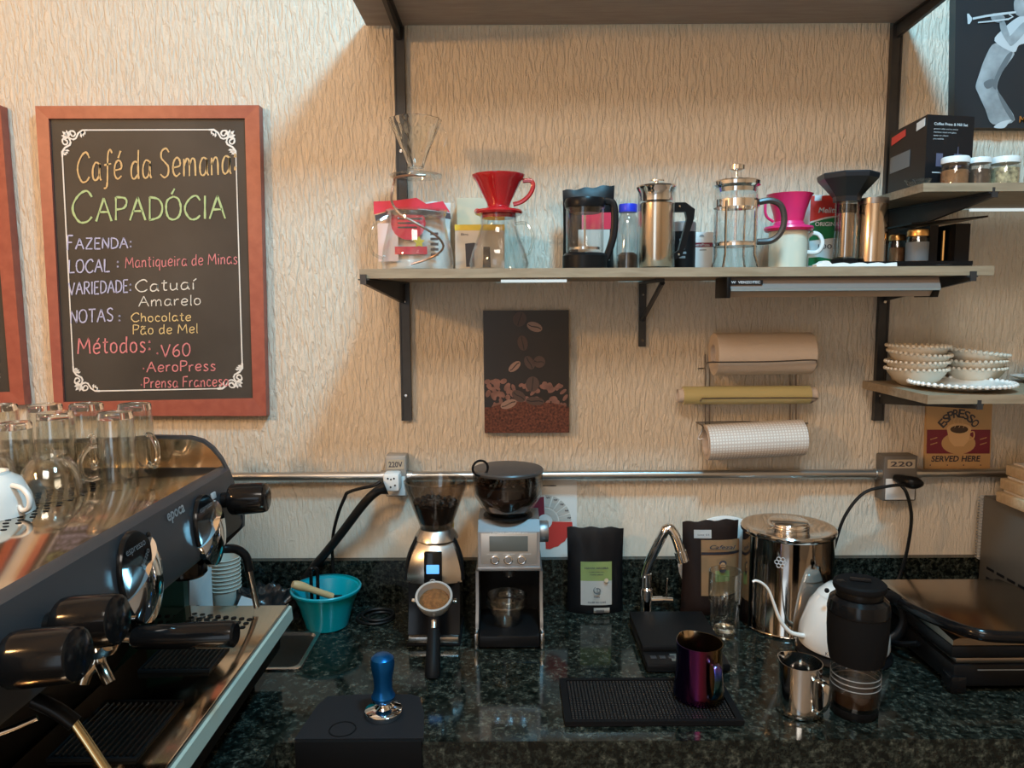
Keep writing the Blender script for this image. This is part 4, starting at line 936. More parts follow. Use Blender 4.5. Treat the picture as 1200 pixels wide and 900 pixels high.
# red and green filter pack
Y = -.08; u = 962; s = SC_(u, Y, Z0)
t = thing('filter_pack', 'red, green and white coffee filter pack reading ORIGINAL', 'box', (XS(u, Y, Z0), Y, Z0))
h = HZ(231,Y,Z0); w2 = 20*s
MB().box(-w2, w2, -.018, .018, 0, h, .004).build('carton', M['paper'], t)
Zq = lambda q: HZ(q, Y, Z0); X = lambda q: (q-u)*s
decal(t, 'red_panel', 'redprint', 0,0,0,0, -.018, [(-w2*.97,Zq(262)), (X(960),Zq(257)), (w2*.97,Zq(254)), (w2*.97,Zq(232)), (-w2*.97,Zq(232))])
decal(t, 'green_panel', 'green', 0,0,0,0, -.018, [(-w2*.97,Zq(284)), (w2*.97,Zq(280)), (w2*.97,Zq(256)), (X(960),Zq(259)), (-w2*.97,Zq(264))], .0008)
decal(t, 'green_foot', 'green', 0,0,0,0, -.018, [(-w2*.97,Zq(313)), (w2*.97,Zq(313)), (w2*.97,Zq(308)), (X(955),Zq(303)), (-w2*.97,Zq(304))], .0008)
decal(t, 'white_corner', 'white', X(947), X(955), Zq(238), Zq(231.5), -.0181, lift=.0012)
b = MB(); put_text(b, 'Melitta', (X(964),-.0188,Zq(249)), EX, (.0,0,1), w2*1.25, .012, bold=True, shear=.2); put_text(b, 'ORIGINAL', (X(964),-.0188,Zq(265)), EX, EZ, w2*1.55, .009, bold=True)
b.build('white_lettering', M['white'], t, smooth=False)
b = MB(); put_text(b, '100', (X(961),-.018,Zq(291)), EX, EZ, w2*.8, .010); b.build('dark_lettering', M['dark'], t, smooth=False)

# press with funnel, steel tumbler on a black tray, white cloth
Yc = -.175
a, c = at(968, 310, Yc), at(1140, 310, -.26)
t = thing('serving_tray', 'flat black tray carrying the funnel press, tumbler and spice jars', 'tray', ((a.x+c.x)/2, Yc, Z0))
w2 = (c.x-a.x)/2
MB().box(-w2, w2, -.085, .085, .0, .004, .0015).build('plate', M['blacksat'], t)
for sy in (-.085, .081): MB().box(-w2, w2, sy, sy+.004, .0042, .011).build('rim', M['blacksat'], t, smooth=False, bevel=.001)
ZT = Z0+.0045
cl = MB()
P1 = at(953, 310, -.27).x; P2 = at(1046, 310, -.27).x; n = 26; f1, f2, f3, f4 = [], [], [], []
for i in range(n+1):
    x = P1+(P2-P1)*i/n; z = .004+.0035*abs(math.sin(i*.55))+(.004 if i in (2,3,4) else 0)
    f1.append((x,-.288,Z0)); f2.append((x,-.286,Z0+z)); f3.append((x,-.266,Z0+z*.9+.001)); f4.append((x,-.264,Z0))
R4 = [cl._v(q) for q in (f1, f2, f3, f4)]
for k in range(4):
    for i in range(n): cl._f([R4[k][i], R4[k][i+1], R4[(k+1) % 4][i+1], R4[(k+1) % 4][i]])
cl._f([r[0] for r in R4]); cl._f([r[n] for r in R4][::-1])
tag(cl.build('folded_cloth', M['paper']), 'folded white cloth along the shelf edge before the steel tumbler', 'cloth')
Y = -.175; u = 988.5; s = SC_(u, Y, ZT)
t = thing('coffee_press', 'slim clear coffee press tube with steel core beneath the black funnel', 'coffee press', (XS(u, Y, ZT), Y, ZT))
MB().lathe(PR(u, Y, ZT, [(0,318), (16,318), (16,304), (13,303), (0,303)]), seg=6).build('foot', M['blacksat'], t)
MB().lathe(vessel(PR(u, Y, ZT, [(13,302.8), (13,237)]), .0015), seg=32).build('tube', M['grey'], t)
MB().lathe(PR(u, Y, ZT, [(0,301), (9,301), (9,250), (0,250)]), seg=32).build('core', M['polished'], t)
MB().lathe(PR(u, Y, ZT, [(0,249.5), (11,249.5), (11,240), (0,240)]), seg=28).build('plunger_seal', M['rubber'], t)
zz = at(u, 236.8, Y).z
u = 993; s = SC_(u, Y, zz)
t = thing('funnel', 'wide black six-sided funnel on top of the slim press', 'funnel', (XS(988.5, Y, zz), Y, zz))
pf = PR(990, Y, zz, [(15,237), (16,231), (20,226), (33,211), (34,206), (33,204.5)])
MB().lathe([(0,0)]+pf+[(31*s,pf[-1][1]), (30*s,HZ(210,Y,zz)), (15*s,HZ(228,Y,zz)), (0,HZ(229,Y,zz))], seg=8, M=Matrix.Rotation(.3,3,'Z')).build('cone', M['navy'], t, angle=20)
Y = -.175; u = 1019; s = SC_(u, Y, ZT)
t = thing('tumbler', 'tall smooth steel tumbler standing right of the black funnel', 'tumbler', (XS(u, Y, ZT), Y, ZT))
MB().lathe(vessel(PR(u, Y, ZT, [(15.5,318), (16.5,316), (16.5,236), (16,233.5)]), .0012), seg=40).build('body', mat('warm_steel', (.60,.52,.44), .15, 1, aniso=.5), t)
MB().lathe(PR(u, Y, ZT, [(16.8,240), (17,236), (16.8,233), (16.4,233), (16.4,240), (16.8,240)]), seg=40).build('lip', M['darksteel'], t)

def jar(u, v1, v0, r, Y, z0, label, fill, lidm, lidv, grp, fv, wh=None, first=None):
    s = SC_(u, Y, z0)
    t = thing('spice_jar', label, 'jar', (XS(u, Y, z0), Y, z0), group=grp)
    MB().lathe(vessel(PR(u, Y, z0, [(r-1,v1), (r,v1-2), (r,lidv+4), (r-1.5,lidv+1), (r-1.5,lidv)]), .0012), seg=28).build('glass', M['clear'], t)
    MB().lathe(PR(u, Y, z0, [(0,v1-.6), (r-1.2,v1-.8), (r-1.2,fv+.8), (r-3,fv), (0,fv-.4)]), seg=28).build('contents', M[fill], t)
    MB().lathe(PR(u, Y, z0, [(0,lidv), (r-.6,lidv), (r-.4,v0+2), (r-1.5,v0), (0,v0-.4)]), seg=32, fn=lambda a, z: 1+.012*math.cos(30*a)).build('lid', M[lidm], t)
    return t
jar(1049, 318, 275.5, 9.5, -.115, ZT, 'farther gold lidded spice jar on the black tray', 'spice', 'gold', 282, 'gold lidded jars on the tray', 290)
t = jar(1073, 317, 269.5, 12, -.185, ZT, 'gold lidded spice jar with grey label next to the black roofed box', 'spice', 'gold', 277, 'gold lidded jars on the tray', 286)
s = SC_(1077, -.165, ZT)
MB().lathe(PR(1073, -.185, ZT, [(12.3,306), (12.4,284), (12.2,284), (12.2,306), (12.3,306)]), seg=28, M=Matrix.Identity(3)).build('paper_label', M['grey3'], t)
# roofed black holder
Y = -.20; A, B = at(1088, 306, Y), at(1135, 306, Y); zt = at(1110, 262, Y).z-ZT
t = thing('napkin_holder', 'black upright holder with flat tilted roof on the tray end', 'holder', ((A.x+B.x)/2, Y+.06, ZT))
w2 = (B.x-A.x)/2
MB().box(-w2, -w2+.017, -.06, .06, 0, zt-.003).build('side_panel', M['blacksat'], t, smooth=False, bevel=.001)
MB().box(w2-.030, w2, -.06, .06, 0, zt).build('side_panel', M['blacksat'], t, smooth=False, bevel=.001)
MB().box(-w2+.0175, w2-.0305, .05, .06, 0, zt-.004).build('back_panel', M['black'], t, smooth=False)
za, zb = at(1066, 263.5, Y).z-ZT, at(1155, 255, Y).z-ZT; xa, xb = at(1066,263,Y).x-t.location.x, at(1155,255,Y).x-t.location.x
MB().prism([(xa,-.068,za), (xb,-.068,zb), (xb,-.068,zb+.0035), (xa,-.068,za+.0035)], [(xa,.06,za), (xb,.06,zb), (xb,.06,zb+.0035), (xa,.06,za+.0035)]).build('roof', M['blacksat'], t, smooth=False)
MB().box(-w2+.018, w2-.031, -.055, .045, .0005, .007).build('paper_napkins', M['porcelain'], t, smooth=False)
MB().tube([(w2-.037,-.03,.012), (w2-.037,-.03,zt-.012)], .0035, 8).build('brass_rod', M['gold'], t)

# ------------------------------------------------------------------ shelf with black box and jars
ZU_ = ZU+.0003; Y = -.21
# box edges: near corner at (1083,213)-(1088,134)
c0 = at(1083, 214, -.225); c1 = at(1134.5, 214, -.205); cb = at(1057, 214, -.06)
hgt = at(1088, 134, -.225).z-ZU_
d1 = (c1-c0); d1.z = 0; d2 = Vector((c0.x+.01, -.03, 0)); 
t = thing('appliance_box', 'black retail box with pictures and small white print on the upper right shelf', 'box', (c0.x+.07, -.13, ZU_))
d2 = Vector((0.012, .17, 0)); q = [c0, c0+d1*1.06, c0+d1*1.06+d2, c0+d2]; q = [Vector((p.x, p.y, ZU_)) for p in q]
MB().prism(q, [p+Vector((0,0,hgt)) for p in q]).build('carton', M['box'], t, W=True, smooth=False, bevel=.001)
ex = d1.normalized(); L1 = d1.length*1.06; nf = ex.cross(EZ)
b = MB()
put_text(b, 'Coffee Press & Mill Set', q[0]+ex*L1*.5+EZ*hgt*.88, ex, EZ, L1*.72, .0055, bold=True)
for k, wd in enumerate((.52,.48,.31,.22)): put_text(b, ('ground coffee and tea maker', 'stainless steel and glass', 'easy to clean', 'portable')[k], q[0]+ex*(L1*(.14+wd/2))+EZ*hgt*(.81-k*.045), ex, EZ, L1*wd, .0036)
b.build('lettering', M['grey2'], t, W=True, smooth=False)
def onbox(pts): return [q[0]+ex*L1*a+EZ*hgt*c+nf*.0004 for a, c in pts]
MB().extrude(onbox([(.22,.30), (.36,.30), (.36,.48), (.22,.48)]), nf*.0004).extrude(onbox([(.60,.30), (.76,.30), (.76,.48), (.60,.48)]), nf*.0004).extrude(onbox([(.67,.48), (.69,.48), (.685,.58), (.675,.58)]), nf*.0004).build('product_print', mat('violet_grey_print', (.10,.10,.16), .5), t, W=True, smooth=False)
MB().extrude(onbox([(.15,.21), (.34,.21), (.34,.225), (.15,.225)]), nf*.0004).build('caption', M['grey2'], t, W=True, smooth=False)
n2 = Vector((-1,.07,0)).normalized(); e2 = (q[0]-q[3]).normalized(); L2 = (q[0]-q[3]).length
def onside(pts): return [q[3]+e2*L2*a+EZ*hgt*c+n2*.0005 for a, c in pts]
MB().extrude(onside([(.06,.80), (.45,.85), (.45,.95), (.06,.92)]), n2*.0005).build('red_tag', M['redprint'], t, W=True, smooth=False)
MB().extrude(onside([(.74,.84), (.95,.86), (.95,.97), (.74,.95)]), n2*.0005).build('white_tag', M['white'], t, W=True, smooth=False)
MB().extrude(onside([(.05,.38), (.6,.38), (.6,.62), (.05,.62)]), n2*.0005).build('side_picture', M['grey3'], t, W=True, smooth=False)
for i, (u, r, v1, fill, fv, lab) in enumerate(((1111.5, 15.5, 222, 'spice', 200, 'white lidded jar of brown powder, nearest the black box'), (1139, 13, 221, 'beansD', 199, 'white lidded jar of dark beans between two other jars'), (1169, 15.5, 221, 'nuts', 197, 'white lidded jar of pale seeds, farthest from the black box'))):
    jar(u, v1, 184.5 if i != 1 else 185.5, r, -.255, ZU_, lab, fill, 'white', 192, 'white lidded spice jars', fv)
p = at(1076, 212, -.27)
t = thing('small_dish', 'small clear dish beside the black box on the spice shelf', 'dish', (p.x+.008, -.256, ZU_))
MB().lathe(vessel([(.014,0), (.018,.002), (.022,.010), (.023,.011)], .0012), seg=28, sx=1.1).build('dish', M['clear'], t)

# ------------------------------------------------------------------ bowls, plate on the lower right shelf
ZL_ = ZL+.0003
def bowl_proto(rpx, s, hpx, label, loc, grp):
    r, h = rpx*s, hpx*s
    t = thing('bowl', label, 'bowl', loc, group=grp)
    pf = [(r*.42,0), (r*.52,.0015), (r*.74,h*.36), (r*.90,h*.72), (r*.97,h*.95)]
    MB().lathe(vessel(pf, .0035, .004), seg=44).build('basin', M['bowlc'], t)  # white bowls, with the shade under the shelves put into their cream colour
    b = MB(); n = 34
    for k in range(n): b.ball((r*.97*math.cos(2*PI*k/n), r*.97*math.sin(2*PI*k/n), h*.97), r*.066, seg=8)
    b.build('beaded_rim', M['bowlc'], t)
    return t
Y = -.115; u = 1074; s = mpp(at(u, 430, Y))
c = at(u, 430, Y); h0 = 30
b0 = bowl_proto(34, s, 20.5, 'lowest bowl of the four bowl stack on the right shelf', (c.x, Y, ZL_), 'white beaded bowls')
for k, (dz, lab, rx, ry) in enumerate(((8.2, 'second bowl from the bottom of the four bowl stack', 0, 0), (17.5, 'third bowl from the bottom of the four bowl stack', .06, .05), (26.5, 'topmost bowl of the four bowl stack', 0, .015))):
    dup(b0, (c.x+(.001 if k == 1 else 0), Y, ZL_+dz*s+(.002 if k == 1 else 0)), lab, rot=(rx, ry, .1*k))
Y = -.10; u = 1141; s2 = mpp(at(u, 430, Y)); c = at(u, 430, Y)
for k, (dz, lab, ry) in enumerate(((0, 'lowest bowl of the three bowl stack on the right shelf', 0), (8.6, 'middle bowl of the three bowl stack', 0), (17.5, 'tilted topmost bowl of the three bowl stack', .11))):
    dup(b0, (c.x, Y, ZL_+dz*s+(.002 if ry else 0)), lab, rot=(.04 if ry else 0, ry, .07*k))
# beaded plate
p0, p1 = at(1064, 449, -.235), at(1194, 451, -.235)
c = at(1130, 452, -.215); Y = -.208; s = mpp(c); R_ = 63*s
def plate(label, loc, R_, grp, n=46):
    t = thing('plate', label, 'plate', loc, group=grp)
    MB().lathe([(0,0), (R_*.55,0), (R_*.62,.003), (R_*.97,.0125), (R_*.97,.0155), (R_*.60,.006), (R_*.5,.004), (0,.004)], seg=56).build('dish', M['porcelain'], t)
    b = MB()
    for k in range(n): b.ball((R_*.975*math.cos(2*PI*k/n), R_*.975*math.sin(2*PI*k/n), .0145), R_*.052, seg=8)
    b.build('beaded_rim', M['porcelain'], t)
    return t
cx = at(1129, 452, -.205).x
plate('white beaded dinner plate lying in front of the bowl stacks', (cx, -.195, ZL_), .1, 'white beaded plates')
c = at(1236, 445, -.12)
t = thing('saucer', 'white saucer under a cup at the right end of the bowl shelf', 'saucer', (c.x, -.075, ZL_))
MB().lathe([(0,0), (.025,0), (.03,.003), (.057,.013), (.058,.0145), (.03,.006), (0,.005)], seg=40).build('dish', M['porcelain'], t)
t = thing('cup', 'white cup on the saucer at the right end of the bowl shelf', 'cup', (c.x+.006, -.075, ZL_+.0062))
MB().lathe(vessel([(.017,0), (.020,.002), (.032,.028), (.035,.045)], .0025), seg=36).build('bowl', M['porcelain'], t)
MB().tube([(-.03,-.005,.036), (-.045,-.008,.036), (-.046,-.008,.02), (-.027,-.004,.016)], .003, 8, smooth=5).build('handle', M['porcelain'], t)
# ------------------------------------------------------------------ things on the counter
ZK = ZC+.0003
def CP(c, lst, z0=ZK):
    """profile rows (radius px, pixel row) for something round centred at c"""
    s = mpp(Vector((c.x, c.y, z0)))
    u0 = 600+F*(R3.transposed() @ (Vector((c.x, c.y, z0))-CAMP)).x/((R3.transposed() @ (Vector((c.x, c.y, z0))-CAMP)).z*-1)
    return [(r*s, max(at(u0, v, c.y).z-z0, 0)) for r, v in lst]
def rotx(a): return Matrix.Rotation(a, 4, 'X')
def horn(axis): return Vector(axis).normalized().to_track_quat('Z', 'Y').to_matrix().to_4x4()

# black and silver grinder -------------------------------------------------
p = atz(508, 758, ZK); s = mpp(p); cx = p.x; Yf_ = p.y
t = thing('coffee_grinder', 'black and silver coffee grinder with small blue screen and portafilter on its fork', 'coffee grinder', (cx, Yf_+.07, ZK))
def gz(v, Y): return at(508, v, Y).z-ZK
Yw = Yf_+.07; L_ = lambda y: y-Yw
zs = gz(676, Yf_+.028); zn = gz(634, Yf_+.05); w2 = 33*s
body = MB()
prof = [(Yf_+.012,.022), (Yf_+.030,zs*.55), (Yf_+.030,zs-.012), (Yf_+.135,zs-.012), (Yf_+.14,.022)]
body.prism([(-w2*.92,L_(y),z) for y, z in prof], [(w2*.92,L_(y),z) for y, z in prof])
body.build('body', M['blackgloss'], t, bevel=.005)
MB().box(-w2*.96, w2*.96, L_(Yf_), L_(Yf_+.14), .0, .007, .003).build('foot', M['black'], t)
b = MB()
b.box(-w2*.9, w2*.9, L_(Yf_)-.0005, L_(Yf_+.12), .0075, .0215, .003); b.build('base_band', M['steel'], t)
# silver upper housing: a front shell that narrows to the neck
hs = MB(); rows = []
for j in range(9):
    f = j/8; zz = zs-.014+(zn-zs+.014)*f
    hw = w2*(1.0-.10*f-.30*f*f); yfro = Yf_+.020+.030*f*f; yb_ = Yf_+.140-.02*f
    r = []
    for i in range(13):
        q = i/12*2-1; bulge = .020*(1-q*q)
        r.append((q*hw, L_(yfro-bulge*.7+.014), zz))
    for i in range(7):
        q = 1-i/6*2; r.append((q*hw*.95, L_(yb_), zz))
    rows.append(hs._v(r))
for A_, B_ in zip(rows, rows[1:]):
    n = len(A_)
    for i in range(n): hs._f([A_[i], A_[(i+1) % n], B_[(i+1) % n], B_[i]])
hs._f(rows[0][::-1]); hs._f(rows[-1]); hs.build('steel_housing', M['steel'], t)
for sx in (-1, 1):
    MB().tube([(sx*w2*.985,L_(Yf_+.045),zs-.012), (sx*w2*.93,L_(Yf_+.055),zs+(zn-zs)*.45), (sx*w2*.70,L_(Yf_+.07),zn-.006), (sx*w2*.6,L_(Yf_+.10),zn)], .006, 8, smooth=4, flat=2.2).build('side_trim', M['blacksat'], t)
ph = MB(); ph.box(-.019, .019, -.012, .0, 0, (zn-zs)*.86+.01, .003)
ph.build('screen_panel', M['blackgloss'], t, loc=(0, L_(Yf_+.0195), zs-.014), rot=(-.12, 0, 0))
q = MB().box(-.0135, .0135, -.0136, -.0115, (zn-zs)*.36, (zn-zs)*.36+.019, .001).build('screen', M['lcd'], t, loc=(0, L_(Yf_+.0195), zs-.014), rot=(-.12, 0, 0))
MB().tube([(-.006,-.0128,.012), (-.001,-.0128,.014), (.005,-.0128,.0125)], .0008, 6).build('mark', M['grey2'], t, loc=(0, L_(Yf_+.0195), zs-.014), rot=(-.12, 0, 0))
cH = Vector((cx, Yf_+.085, 0)); zc = lambda v: at(509, v, cH.y).z-ZK
sH = mpp(Vector((cx, cH.y, ZK+.3)))
o = (0.001, L_(cH.y), 0)
MB().lathe([(26*sH,zn-.002), (24*sH,zn+.006), (19*sH,zc(618)), (0,zc(618))], c=o, seg=32).build('neck', M['steel'], t)
MB().lathe([(0,zc(617)+.002), (19*sH,zc(617)+.001), (21*sH,zc(610)), (36*sH,zc(570)), (37*sH,zc(563)), (35.5*sH,zc(562)), (34.5*sH,zc(570)), (19.5*sH,zc(612)), (0,zc(614)+.003)], c=o, seg=44).build('hopper', M['smoke'], t)
def beanpile(t, prof, c, name='beans', amp=.004):
    b = MB(); b.lathe(prof, c=c, seg=36)
    for v in b.bm.verts:
        v.co += Vector((random.uniform(-1,1), random.uniform(-1,1), random.uniform(-1,1)))*amp*.3
    z1 = max(z for r, z in prof); R_ = max(r for r, z in prof)
    for k in range(90):
        a = random.uniform(0, 2*PI); r = R_*math.sqrt(random.random())*.93
        b.ball((c[0]+r*math.cos(a), c[1]+r*math.sin(a), z1-.001+random.uniform(-.001,.004)), .0052, 1.3, .9, .75, seg=6, M=Matrix.Rotation(random.uniform(0,3),3,'Z'))
    return b.build(name, M['bean'], t)
o2 = beanpile(t, [(0,zc(612)+.003), (18*sH,zc(611)), (26*sH,zc(590)), (0,zc(590)+.004)], o); o2['kind'] = 'stuff'
MB().box(-.022, .022, L_(Yf_-.006), L_(Yf_+.03), gz(690,Yf_)-.004, gz(690,Yf_)+.003, .001).build('fork', M['chrome'], t)
MB().box(.030, .036, L_(Yf_+.13), L_(Yf_+.137), zn+.002, zn+.045, .001).build('yellow_clip', M['yellow'], t)

# portafilter
pc = at(509, 704, Yf_-.035); d0 = (Vector((0,-.50,.86))).normalized()
hend = at(507, 790, Yf_-.125)
t = thing('portafilter', 'portafilter full of ground coffee resting on the black grinder, handle toward viewer', 'portafilter', pc)
Mx = horn(d0); s = mpp(pc)
def PL(l): return l
R_ = 20.5*s
MB().lathe([(0,-.018), (R_*.55,-.020), (R_*.85,-.012), (R_*.98,.0), (R_*1.0,.010), (R_*1.06,.011), (R_*1.06,.016), (R_*.93,.016), (R_*.90,.006), (R_*.86,-.002), (0,-.002)], seg=40, M=Mx).build('basket', M['rim'], t)
g = MB().lathe([(0,.010), (R_*.3,.0095), (R_*.7,.003), (R_*.88,-.001)], seg=36, M=Mx)
for v in g.bm.verts: v.co += d0*random.uniform(-.0008,.0008)
g.build('ground_coffee', M['ground'], t)
side = Mx @ Vector((1,0,0))
for sg in (-1, 1):
    MB().box(-.006, .006, -.004, .004, -.003, .004, .001, M=Mx @ Matrix.Translation((sg*R_*1.12,0,-.001))).build('lug', M['chrome'], t)
hv = hend-pc; hd = hv.normalized(); st = hd*R_*.85
MB().tube([st+Vector((0,0,-.010)), st+hd*.022+Vector((0,0,-.008))], .0062, 12).build('neck', M['steel'], t)
Lh = hv.length
MB().tube([st+hd*.020+Vector((0,0,-.008)), st+hd*.030+Vector((0,0,-.007)), st+hd*(Lh-R_*.85-.02)+Vector((0,0,0)), hv+hd*.003, hv+hd*.010], lambda q: (.0105,.0128,.0150,.0155,.0125)[min(int(q*4.999),4)], 16).build('handle', M['black'], t)

# silver grinder -----------------------------------------------------------
p = atz(597, 762, ZK); s = mpp(p); cx = p.x; Yf_ = p.y; Yw = Yf_+.1
t = thing('coffee_grinder', 'silver coffee grinder with grey display, three buttons and round bean hopper', 'coffee grinder', (cx, Yw, ZK))
def gz(v, Y): return at(597, v, Y).z-ZK
w2 = 39*s; L_ = lambda y: y-Yw
MB().box(-w2*.92, w2*.92, L_(Yf_+.002), L_(Yf_+.20), .004, .030, .004).build('base_tray', M['blacksat'], t)
for sx in (-1, 1):
    MB().box(min(sx*w2*.93,sx*w2*1.06), max(sx*w2*.93,sx*w2*1.06), L_(Yf_), L_(Yf_+.028), 0, .036, .003).build('corner_foot', M['steel'], t)
Yp_ = Yf_+.055; zb = gz(667,Yp_); zt = gz(623,Yp_)
for sx in (-1, 1):
    pts = [(Yf_+.026,.034), (Yf_+.030,.05), (Yf_+.050,.08), (Yf_+.055,zb-.004), (Yf_+.19,zb-.004), (Yf_+.19,.005), (Yf_+.026,.005)]
    x0, x1 = sorted((sx*w2*.94, sx*w2*1.03))
    MB().prism([(x0,L_(y),z) for y, z in pts], [(x1,L_(y),z) for y, z in pts]).build('side_rail', mat('dark_rail', (.22,.22,.22), .35, .9) if sx < 0 else bpy.data.materials['dark_rail'], t, bevel=.002)
MB().box(-w2*.93, w2*.93, L_(Yf_+.14), L_(Yf_+.19), .0305, zb-.004).build('back_panel', M['black'], t, smooth=False)
MB().box(-w2*.98, w2*.98, L_(Yp_-.003), L_(Yf_+.19), zb-.0035, zb+.006, .002).build('lower_band', M['alu'], t)
Yt_ = Yf_+.075; zt2 = gz(607, Yt_+.02)
prof = [(Yp_,zb+.0065), (Yp_+.004,zt-.002), (Yp_+.012,zt+.004), (Yp_+.03,zt2), (Yf_+.175,zt2), (Yf_+.188,zt), (Yf_+.19,zb+.0065)]
MB().prism([(-w2*.95,L_(y),z) for y, z in prof], [(w2*.95,L_(y),z) for y, z in prof]).build('housing', M['alu'], t, bevel=.006)
MB().box(-w2*.86, w2*.86, L_(Yp_-.0005), L_(Yp_+.004), zb+.012, zt-.004, .001).build('front_plate', mat('satin_plate', (.55,.52,.48), .42, .7), t)
zq = lambda v: gz(v, Yp_)
f = MB().box(-w2*.60, w2*.58, L_(Yp_-.0018), L_(Yp_-.0004), zq(646), zq(628), .0006).build('display', M['lcdgrey'], t)
b = MB(); put_text(b, 'l  SMART GRINDER pro', (0,L_(Yp_-.0006),zq(624.6)), EX, EZ, w2*1.15, .0042, bold=True)
for x in (-.6,.0,.58): put_text(b, 'AMOUNT', (w2*x*.85,L_(Yp_-.0006),zq(649.3)), EX, EZ, w2*.36, .0022)
b.build('lettering', M['white'], t, smooth=False)
for x in (580, 596, 612):
    bx = (x-597)*s
    Mb = Matrix.Translation((bx,L_(Yp_-.0004),zq(656))) @ rotx(PI/2)
    q = MB().lathe([(.0095,0), (.0095,.0025), (.008,.003), (.008,.0015), (0,.0015)], seg=24, M=Mb).build('button_ring', M['chrome'], t)
    MB().lathe([(0,.0035), (.0065,.0032), (.0068,.0015)], seg=20, M=Mb).build('button', M['alu'], t)
MB().lathe([(0,0), (.006,0), (.023,.0), (.0235,.002), (.0235,.018), (.022,.02), (0,.02)], seg=36, M=Matrix.Translation((w2*.955,L_(Yp_+.05),zq(631))) @ Matrix.Rotation(PI/2,4,'Y')).build('dial', M['alu'], t)
MB().lathe([(0,-.0), (.012,0), (.015,.014), (.017,.016), (0,.016)], c=(0,L_(Yf_+.075),zb-.0205), seg=24).build('spout', M['darksteel'], t)
cy = Yf_+.115; zc = lambda v: at(595, v, cy).z-ZK; sH = mpp(Vector((cx,cy,ZK+.32))); o = (-.002,L_(cy),0)
MB().lathe([(26*sH,zt2+.0005), (29*sH,zt2+.003), (27*sH,zc(601)), (0,zc(601))], c=o, seg=36).build('collar', M['blacksat'], t)
MB().lathe([(0,zc(600.5)), (24*sH,zc(600.5)), (27*sH,zc(598)), (39*sH,zc(580)), (40.5*sH,zc(574)), (41*sH,zc(553)), (39.5*sH,zc(553)), (39*sH,zc(574)), (26*sH,zc(596)), (0,zc(598))], c=o, seg=48).build('hopper', M['smoke'], t)
o2 = beanpile(t, [(0,zc(597)), (25*sH,zc(595.5)), (37*sH,zc(578)), (38*sH,zc(566)), (0,zc(563))], o); o2['kind'] = 'stuff'
MB().lathe([(0,zc(552.5)), (41.5*sH,zc(552.5)), (41.8*sH,zc(550)), (40.5*sH,zc(548)), (0,zc(547))], c=o, seg=48).build('hopper_lid', M['lightgrey'], t) if False else MB().lathe([(0,zc(552.5)), (41.5*sH,zc(552.5)), (41.8*sH,zc(550)), (40.5*sH,zc(548.5)), (0,zc(548))], c=o, seg=48).build('hopper_lid', mat('dark_grey_lid', (.05,.046,.044), .35), t)
rc = Vector((-31*sH+o[0], o[1]-26*sH, zc(548)+.012))
MB().tube([rc+Vector((.016*math.cos(a),.006*math.cos(a),.0165*math.sin(a)-.002)) for a in [2*PI*k/16 for k in range(16)]], .0026, 8, smooth=2, closed=True).build('lid_ring', M['blacksat'], t)
# little glass in it
gc = Vector((cx-.006, Yf_+.068, ZK+.031))
gs = mpp(gc); u_ = 594
t = thing('glass_cup', 'small clear glass cup with thick rim standing in the silver grinder', 'cup', gc)
zt_ = at(594, 697, gc.y).z-gc.z
MB().lathe(vessel([(15*gs,0), (15.5*gs,.002), (21*gs,zt_*.62), (23.5*gs,zt_*.66), (24*gs,zt_*.72), (23*gs,zt_*.76), (24.5*gs,zt_*.97), (24.2*gs,zt_)], .0022, .004), seg=44).build('cup', M['gthick'], t)

# turquoise bowl with tools ------------------------------------------------
c, s = stand(384, 735, ZK, 27); c.y = -.128; c.x = at(383, 715, c.y).x
t = thing('plastic_bowl', 'turquoise plastic bowl holding a wooden brush and a black tool', 'bowl', (c.x, c.y, ZK))
pf = CP(c, [(22,728), (24,727), (31,707), (38,691), (40,690.5), (40.5,688), (39.5,687)]); pf[0] = (pf[0][0], 0); pf[1] = (pf[1][0], .002)
MB().lathe(vessel(pf, .0016), seg=48).build('bowl', M['teal'], t)
hb = pf[-1][1]
t = thing('brush', 'pale wooden brush handle lying in the turquoise bowl', 'brush', (c.x-.015, c.y, ZK+.02))
MB().tube([(-.052,-.028,hb-.004), (-.03,-.015,hb-.016), (.0,.0,hb-.034), (.025,.015,hb-.05)], lambda q: .0075+.003*math.sin(PI*min(1,q*2.2)), 10, smooth=4).build('handle', M['woodtool'], t)
MB().box(-.012,.012,-.006,.006,-.014,.006,.002, M=Matrix.Translation((.034,.02,hb-.056))).build('bristles', M['black'], t)
t = thing('scoop_tool', 'black looped tool standing upright in the turquoise bowl', 'tool', (c.x-.03, c.y+.01, ZK+.004))
MB().tube([(-.006,.0,.004), (-.007,.004,hb+.02), (-.003,.006,hb+.031), (.004,.006,hb+.031), (.008,.004,hb+.02), (.007,0,.004)], .0042, 8, smooth=5).build('loop_handle', M['blackgloss'], t)

